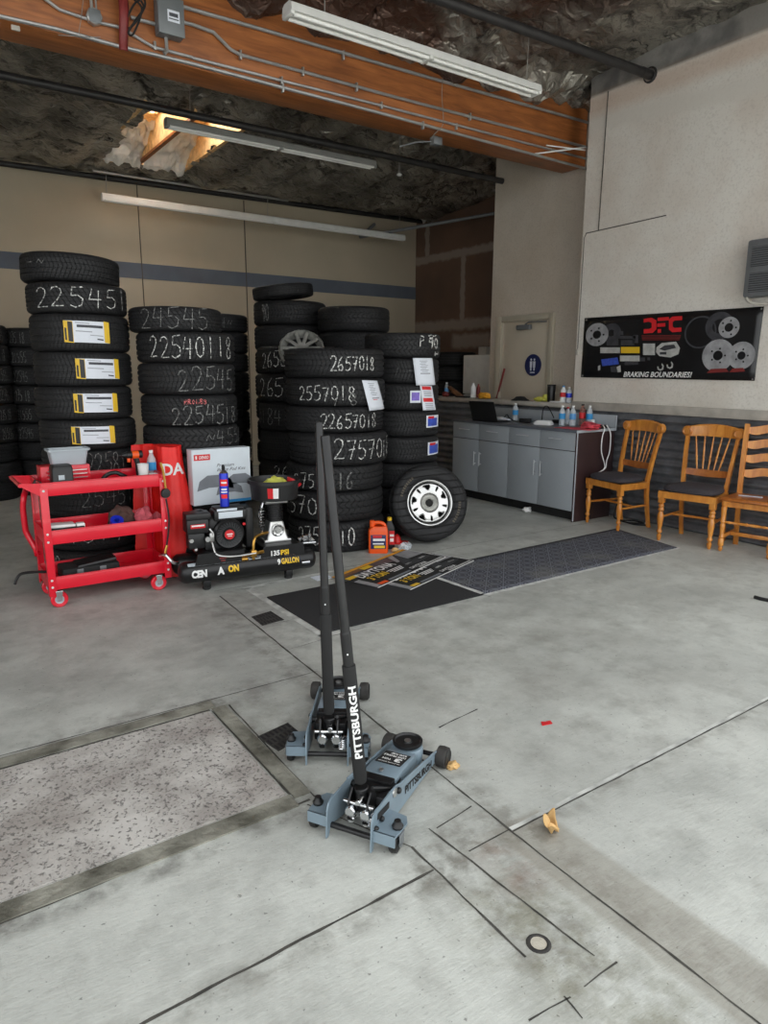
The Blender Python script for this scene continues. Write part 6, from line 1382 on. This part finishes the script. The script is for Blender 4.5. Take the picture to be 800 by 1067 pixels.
# ================================================================ CHAIRS
def turned(b, p0, p1, prof, n=14): # prof: (fraction along, radius)
    L = (Vector(p1)-Vector(p0)).length; b.lathe([(0, 0)]+[(r, f*L) for f, r in prof]+[(0, L)], align(p0, p1), n)
LEGP = [(0, .012), (.03, .016), (.10, .019), (.14, .021), (.16, .014), (.19, .014), (.21, .023), (.25, .025), (.28, .018), (.30, .016), (.36, .02), (.55, .029), (.66, .028), (.72, .02), (.75, .018), (.77, .026), (.80, .028), (.83, .022), (.85, .020), (.87, .026), (.9, .026)]
SPP = [(0, .006), (.15, .007), (.28, .009), (.32, .0115), (.35, .0065), (.38, .0115), (.42, .009), (.6, .0085), (.78, .0075), (.84, .0065), (.86, .0095), (.89, .0065), (.95, .006), (1, .006)]
def chair_a(pos, th, label):
    t = thing('dining_chair', pos, label, 'chair', 'oak chairs along the corrugated wall'); Q = TR(*pos) @ rotz(th) @ Matrix.Diagonal((1, .86, 1, 1))
    b = MB(Q); b.prism([(-.25, -.235), (.25, -.235), (.215, .20), (-.215, .20)], .395, .455); b.build('seat_frame', 'oak', t)
    b = MB(Q); loft(b, [[(x, y, .452) for x, y in P] for P in ([(-.235, -.235), (0, -.245), (.235, -.235), (.215, 0), (.19, .19), (0, .195), (-.19, .19), (-.215, 0)],)]+[[(x*k, y*k-.005, z) for x, y in [(-.245, -.245), (0, -.262), (.245, -.245), (.225, 0), (.2, .195), (0, .2), (-.2, .195), (-.225, 0)]] for k, z in ((1.02, .465), (1.03, .485), (.98, .503), (.85, .514), (.5, .522))])
    o = b.build('seat_cushion', 'fabric', t, ang=80); md = o.modifiers.new('sub', 'SUBSURF'); md.levels = md.render_levels = 2
    for s in (-1, 1):
        b = MB(Q); b.box((s*.222, -.205, .40), (.052, .052, .11), bev=.004); turned(b, (s*.222, -.205, 0), (s*.222, -.205, .36), LEGP, 16); b.build('leg', 'oak', t)
    for s in (-1, 1):
        b = MB(Q); pts = [(s*.19, .27, 0), (s*.19, .235, .15), (s*.19, .205, .32), (s*.19, .20, .46), (s*.20, .222, .6), (s*.212, .262, .78), (s*.222, .31, .95)]
        W = [.034, .036, .042, .044, .042, .038, .034]; rings = []
        for (x, y, z), w in zip(pts, W): rings.append([(x-.015, y-w/2, z), (x+.015, y-w/2, z), (x+.015, y+w/2, z), (x-.015, y+w/2, z)])
        sm = []
        for i in range(len(rings)-1):
            for k in range(4): sm.append([tuple(Vector(a).lerp(Vector(c), k/4)) for a, c in zip(rings[i], rings[i+1])])
        sm.append(rings[-1]); loft(b, sm); b.build('leg', 'oak', t)
    b = MB(Q); R = []
    for i in range(25):
        u = -1+2*i/24; x = u*.235; yb = .315+.035*(1-u*u)-.02; zt = 1.035-.03*u*u-(.01 if abs(u) > .93 else 0); zb = .915+.01*(1-u*u)
        R.append([(x, yb-.014, zb), (x, yb-.016, (zb+zt)/2), (x, yb-.008, zt-.01), (x, yb+.006, zt), (x, yb+.018, zt-.012), (x, yb+.014, zb)])
    loft(b, R)
    for s in (-1, 1): b.cyl((s*.225, .272, .965), (s*.225, .325, .965), .047, n=24, bev=.008); b.lathe([(.026, 0), (.032, .004), (.036, 0)], align(Q.inverted() @ (Q @ Vector((s*.225, .272, .965))), Vector((s*.225, .2, .965))), 20)
    b.build('crest_rail', 'oak', t)
    b = MB(Q); R = []
    for i in range(13):
        u = -1+2*i/12; x = u*.197; y = .235+.02*(1-u*u); R.append([(x, y-.011, .575-.012*(1-abs(u))), (x, y+.011, .575-.012*(1-abs(u))), (x, y+.013, .63), (x, y-.009, .63)])
    loft(b, R); b.build('back_rail', 'oakdark', t)
    for k in range(5):
        u = (k-2)/2; b = MB(Q); turned(b, (u*.095, .25+.012*(1-u*u), .622), (u*.15, .31+.025*(1-u*u), .925), SPP, 10); b.build('spindle', 'oak', t)
    for s in (-1, 1): MB(Q).tube([(s*.222, -.2, .215), (s*.19, .225, .225)], .011, 10).build('stretcher', 'oak', t)
    MB(Q).tube([(-.206, .02, .22), (.206, .02, .22)], .011, 10).build('stretcher', 'oak', t)
    return t
def place(f1, f2, back=.176):
    f1, f2 = Vector((*f1, 0)), Vector((*f2, 0)); d = (f1-f2).normalized(); front = Vector((-abs(d.y), d.x if d.y > 0 else d.x, 0)); front = Vector((-d.y, d.x, 0)); front = front if front.x < 0 else -front
    return (f1+f2)/2-front*back, atan2(front.x, -front.y)
pos, th = place((5.598, 4.459), (5.506, 4.009)); chair_a(pos, th, 'oak chair with dark seat pad nearest the cabinet')
pos, th = place((5.528, 3.582), (5.597, 3.163)); chair_a(pos, th, 'oak chair with dark seat pad, middle of the three chairs')
def chair_b(pos, th):
    t = thing('ladder_back_chair', pos, 'oak ladder-back chair with bare wooden seat, cut by the right frame edge', 'chair'); Q = TR(*pos) @ rotz(th) @ Matrix.Diagonal((.92, .76, 1, 1))
    b = MB(Q); loft(b, [[(x*k, y*k, z) for x, y in [(-.235, -.225), (-.2, -.245), (.2, -.245), (.235, -.225), (.215, .2), (-.215, .2)]] for k, z in ((.97, .435), (1.03, .445), (1.03, .458), (.99, .467))]); b.build('seat', 'oakdark', t)
    b = MB(Q); b.prism([(-.205, -.2), (.205, -.2), (.185, .19), (-.185, .19)], .385, .437); b.build('seat_apron', 'oak', t)
    P2 = [(0, .011), (.03, .018), (.07, .022), (.09, .014), (.105, .024), (.13, .026), (.24, .026), (.26, .018), (.28, .024), (.31, .017), (.45, .02), (.52, .025), (.55, .017), (.58, .025), (.61, .019), (.8, .024), (.86, .026), (.88, .018), (.91, .026), (1, .026)]
    for s in (-1, 1): b = MB(Q); turned(b, (s*.205, -.205, 0), (s*.205, -.205, .44), P2, 16); b.build('leg', 'oak', t)
    for s in (-1, 1):
        b = MB(Q); R = []
        for x, y, z in ((s*.19, .25, 0), (s*.19, .22, .25), (s*.19, .20, .44), (s*.195, .215, .65), (s*.2, .25, .85), (s*.205, .29, 1.06)): R.append([(x-.021, y-.016, z), (x+.021, y-.016, z), (x+.021, y+.016, z), (x-.021, y+.016, z)])
        loft(b, R); b.build('leg', 'oak', t)
    for z0 in (.62, .745, .865, .985):
        b = MB(Q); R = []
        yb = .20+(z0-.44)*.14
        for i in range(17):
            u = -1+2*i/16; x = u*.19; y = yb+.02*(1-u*u); zl = z0+.012*cos(u*pi*1.5)-.004; zh = z0+.062+.014*cos(u*pi); R.append([(x, y-.007, zl), (x, y+.007, zl), (x, y+.012, zh), (x, y-.002, zh)])
        loft(b, R); b.build('ladder_slat', 'oak', t)
    SP2 = [(0, .009), (.1, .01), (.14, .014), (.17, .009), (.3, .013), (.47, .011), (.5, .016), (.53, .011), (.7, .013), (.83, .009), (.86, .014), (.9, .01), (1, .009)]
    b = MB(Q); turned(b, (-.2, -.205, .255), (.2, -.205, .255), SP2, 12); b.build('front_stretcher', 'oak', t)
    for s in (-1, 1): MB(Q).box((s*.197, .01, .13), (.022, .43, .032), bev=.004).build('side_stretcher', 'oak', t)
    MB(Q).box((0, .02, .13), (.39, .022, .032), bev=.004).build('cross_stretcher', 'oak', t)
    return Q
pos, th = place((5.621, 3.075), (5.695, 2.69), .156); QB = chair_b(pos, th)
b = MB(QB); b.box((-.05, .02, .4705), (.20, .06, .003), rot=(0, 0, .2)); tag(b.build('paper_strip', 'paper'), 'white paper strip lying on the ladder-back chair seat', 'paper')

# ================================================================ FLOOR JACKS
def floor_jack(O, hd, top_px, label, lettered=True):
    t = thing('floor_jack', (O[0], O[1], 0), label, 'floor jack'); Q = TR(O[0], O[1], 0) @ rotz(hd)
    prof = [(-.302, .004), (-.296, .10), (-.285, .122), (-.262, .132), (-.235, .130), (-.15, .132), (-.11, .128), (-.085, .118), (.06, .098), (.20, .078), (.275, .062), (.29, .05), (.288, .036), (.26, .03), (-.14, .016), (-.20, .022), (-.262, .036), (-.278, .028), (-.288, .004)]
    for s in (-1, 1):
        b = MB(Q); f = frame((0, 0, 0), (1, 0, 0), (0, 0, 1), (0, -1, 0))
        pa = [(x, s*(.078+.010*max(0, x+.1)/.35), z) for x, z in prof]; pb = [(x, y+s*.005, z) for x, y, z in pa]
        loft(b, [pa, pb]); b.tube([(x, s*(.083+.010*max(0, x+.1)/.35), z) for x, z in prof[5:13]], .004, 6); sp = b.build('side_plate', 'jackblue', t)
        b = MB(Q)
        for x, z, r in ((-.10, .105, .011), (-.235, .085, .009), (-.275, .075, .008)): b.lathe([(r, 0), (r, .008), (r*.6, .012), (0, .012)], align((x, s*.084, z), (x, s*.2, z)), 12)
        b.build('plate_bolt', 'blackmetal', sp); MB(Q).lathe([(.017, 0), (.016, .004), (.007, .005), (0, .007)], align((-.125, s*.083, .112), (-.125, s*.2, .112)), 16).build('pivot_cap', 'alu', sp)
        MB(Q).box((-.215, s*.085, .10), (.085, .003, .022), rot=(0, .1, 0), bev=.002).build('data_plate', 'softblack', sp)
        f = lambda p, s=s: Q @ Vector((.075+s*-p.x, s*(.0845+.010*max(0, .175+s*-p.x)/.35), .058-(s*-p.x)*.11+p.y))
        text('PITTSBURGH', .032, None, 'softblack', 'lettering', sp, .235, .05, fn=f)
        # caster outrigger
        b = MB(Q); wp = [(-.288, s*.083), (-.165, s*.083), (-.175, s*.150), (-.205, s*.165), (-.288, s*.158)]
        b.prism(wp if s > 0 else wp[::-1], .066, .074); b.prism([(-.005+q[0]*0-.283, q[1]) for q in ()] or [(-.29, s*.083), (-.284, s*.083), (-.284, s*.158), (-.29, s*.158)], .036, .074); b.build('outrigger', 'jackblue', t)
        b = MB(Q); cx, cy = -.24, s*.146; b.lathe([(0, .074), (.017, .074), (.019, .082), (.013, .09), (.011, .1), (0, .102)], TR(cx, cy, 0), 16); b.build('swivel_knob', 'black', t)
        c = MB(Q).lathe([(0, -.014), (.012, -.014), (.026, -.012), (.029, -.006), (.029, .006), (.026, .012), (.012, .014), (0, .014)], frame((cx-.018, cy, .0295), (1, 0, 0), (0, 0, 1), (0, -1, 0)), 24).build('caster', 'black', t)
        b = MB(Q); b.box((cx-.010, cy+.019, .046), (.034, .003, .04), bev=.001); b.box((cx-.010, cy-.019, .046), (.034, .003, .04), bev=.001); b.box((cx-.006, cy, .065), (.036, .04, .004)); b.cyl((cx-.018, cy-.022, .0295), (cx-.018, cy+.022, .0295), .006, n=10); b.build('fork', 'boxgrey', c)
        w = MB(Q).lathe([(0, -.022), (.03, -.022), (.039, -.018), (.041, 0), (.039, .018), (.03, .022), (.012, .018), (0, .018)], frame((.262, s*.112, .041), (1, 0, 0), (0, 0, 1), (0, -1, 0)), 28).build('front_wheel', 'iron', t)
        MB(Q).lathe([(0, 0), (.026, 0), (.03, .003), (.034, .001)], align((.262, s*.133, .041), (.262, s*.3, .041)), 24).build('wheel_disc', 'black', w)
    b = MB(Q); b.cyl((.262, -.13, .041), (.262, .13, .041), .009, n=12); b.cyl((-.27, -.08, .035), (-.27, .08, .035), .010, n=12); b.cyl((-.12, -.08, .10), (-.12, .08, .10), .012, n=12); b.build('cross_bar', 'blackmetal', t)
    # hydraulic unit
    b = MB(Q); b.box((-.10, 0, .075), (.15, .13, .075), bev=.008); b.box((-.06, 0, .115), (.09, .12, .02), bev=.004); b.box((.02, 0, .05), (.20, .06, .05), bev=.01); b.build('hydraulic_unit', 'blackmetal', t)
    b = MB(Q)
    for y in (-.03, .025): b.cyl((-.20, y, .045), (-.20, y, .085), .019, n=18, bev=.003); b.cyl((-.215, y, .078), (-.245, y, .078), .020, n=18, bev=.004); b.cyl((-.215, y, .05), (-.24, y, .05), .014, n=14, bev=.003)
    b.cyl((-.225, -.055, .105), (-.225, .055, .105), .007, n=10); b.build('pump_plunger', 'chrome', t)
    b = MB(Q)
    for y0 in (-.055,):
        b.tube([(-.225+.017*cos(k*.8), y0+.017*sin(k*.8), .036+.0009*k) for k in range(48)], .003, 6)
    b.build('return_spring', 'chrome', t)
    # lifting arm cover, label and saddle
    b = MB(Q); R = []
    for x, hw, z in ((-.075, .062, .112), (-.07, .064, .126), (.0, .062, .128), (.10, .058, .114), (.125, .056, .109)): R.append([(x, -hw, z-.05), (x, -hw, z-.006), (x, -hw+.008, z), (x, hw-.008, z), (x, hw, z-.006), (x, hw, z-.05)])
    loft(b, R); b.build('arm_cover', 'jackblue', t)
    b = MB(Q); loft(b, [rr2 for rr2 in ([(.13+.055*1.0*cos(a)*k+.045, .055*sin(a)*k, z) for a in [2*pi*i/20 for i in range(20)]] for k, z in ((1.05, .05), (1.1, .098), (1.02, .107), (.9, .109)))]); b.box((.13, 0, .078), (.06, .10, .055), bev=.006); b.build('arm_head', 'jackblue', t)
    MB(Q).lathe([(0, .141), (.03, .141), (.03, .146), (.054, .148), (.057, .153), (.057, .161), (.05, .163), (.046, .156), (.018, .154), (.016, .158), (0, .159)], TR(.178, 0, -.033), 36).build('saddle', 'black', t); MB(Q).cyl((.178, 0, .124), (.178, 0, .1275), .013, n=16).build('saddle_screw', 'alu', t)
    lb = MB(Q).box((.045, 0, .1232), (.100, .098, .002), rot=(0, .139, 0)).build('cover_label', 'softblack', t)
    lf_ = Q @ TR(.045, 0, .1246) @ Matrix.Rotation(.139, 4, 'Y') @ frame((0, 0, 0), (0, 1, 0), (-1, 0, 0), (0, 0, 1))
    text('3', .030, lf_ @ TR(-.024, .012, 0), 'white', 'lettering', lb, .026, .05); text('TON', .013, lf_ @ TR(.018, .016, 0), 'white', 'lettering', lb, .034, .04); text('FLOOR JACK', .006, lf_ @ TR(0, .040, 0), 'white', 'lettering', lb, .085, .04); text('LOW PROFILE', .014, lf_ @ TR(0, -.016, 0), 'white', 'lettering', lb, .085, .04); text('RAPID PUMP', .012, lf_ @ TR(-.008, -.036, 0), 'white', 'lettering', lb, .06, .04)
    MB(Q).cyl((-.055, 0, .132), (-.055, 0, .137), .008, n=12).build('cover_screw', 'alu', t)
    # handle
    base = Q @ Vector((-.195, 0, .085)); fh = Vector((_fw.x, _fw.y, 0)).normalized(); d = at(top_px[0], top_px[1], 'z', 1.2)-EYE; D = (base-EYE).dot(fh); top = EYE+d*(D/d.dot(fh)); L = (top-base).length; HQ = align(base, top)
    b = MB(HQ); b.cyl((0, 0, -.02), (0, 0, .06), .021, n=18, bev=.004); b.cyl((0, -.0, .052), (0, 0, .066), .024, n=18, bev=.003); b.build('handle_socket', 'blackmetal', t)
    b = MB(Q)
    for s in (-1, 1): b.prism([(-.24, .05), (-.17, .05), (-.165, .11), (-.185, .145), (-.205, .145), (-.235, .11)], -.003, .003, frame((0, s*.034, 0), (1, 0, 0), (0, 0, 1), (0, -1, 0)))
    b.tube([(-.19, -.03, .15), (-.15, -.045, .13), (-.10, -.06, .105)], .007, 8); b.build('handle_yoke', 'blackmetal', t); MB(Q).cyl((-.218, -.008, .125), (-.25, -.008, .125), .010, n=14, bev=.002).build('yoke_pin', 'chrome', t)
    z1, z2 = L*.07, L*.405
    sl = MB(HQ).lathe([(.014, z1-.004), (.019, z1), (.0222, z1+.02), (.0222, z2-.004), (.021, z2), (.0155, z2)], n=28).build('handle_grip', 'softblack', t)
    MB(HQ).cyl((0, 0, z2-.01), (0, 0, L*.494), .0175, n=22).build('handle_tube', 'black', t)
    hb = MB(HQ).lathe([(.0178, L*.494-.003), (.0165, L*.494), (.0155, L*.5), (.0148, L-.004), (.0135, L), (0, L)], n=22).build('handle_tube', 'blackmetal', t)
    cdir = (HQ.inverted() @ EYE); a0 = atan2(cdir.y, cdir.x)
    p = HQ @ Vector((.019*cos(a0), .019*sin(a0), L*.44)); MB().ball(p, .003).build('tube_button', 'white', t)
    f = lambda q: HQ @ Vector(((.0230)*cos(a0-q.y/.0222), .0230*sin(a0-q.y/.0222), L*.25+q.x))
    a0 += .12
    if lettered: text('PITTSBURGH', .026, None, 'white', 'lettering', sl, L*.205, .035, fn=f)
    return t
floor_jack((1.292, 1.828), radians(30), (338.5, 454), 'front slate blue floor jack with tall black handle, by the trench corner')
floor_jack((1.385, 2.355), radians(53.5), (332, 440), 'rear slate blue floor jack half hidden behind the front jack handle', False)

# ================================================================ LIGHT: overcast daylight through the open front
w = bpy.data.worlds.new('world'); SC.world = w; w.use_nodes = True
bgn = w.node_tree.nodes['Background']; bgn.inputs[0].default_value = (.95, .98, 1.0, 1); bgn.inputs[1].default_value = 1.6
SC.view_settings.view_transform = 'Standard'; SC.view_settings.look = 'None'; SC.view_settings.gamma = 1; SC.view_settings.use_curve_mapping = False
SC.view_settings.exposure = 0.45
SC.cycles.max_bounces = 8; SC.cycles.diffuse_bounces = 5; SC.cycles.glossy_bounces = 3; SC.cycles.transmission_bounces = 5; SC.cycles.caustics_reflective = False; SC.cycles.caustics_refractive = False; SC.cycles.use_denoising = True
sun = bpy.data.lights.new('sun', 'SUN'); sun.energy = 30; sun.angle = .01; sun.color = (1, .98, .96)      # stands behind the building: lights the roof and the skylight only
so = bpy.data.objects.new('sun', sun); COL.objects.link(so); so.rotation_euler = Vector((-.35, -1, -.9)).to_track_quat('-Z', 'Y').to_euler()
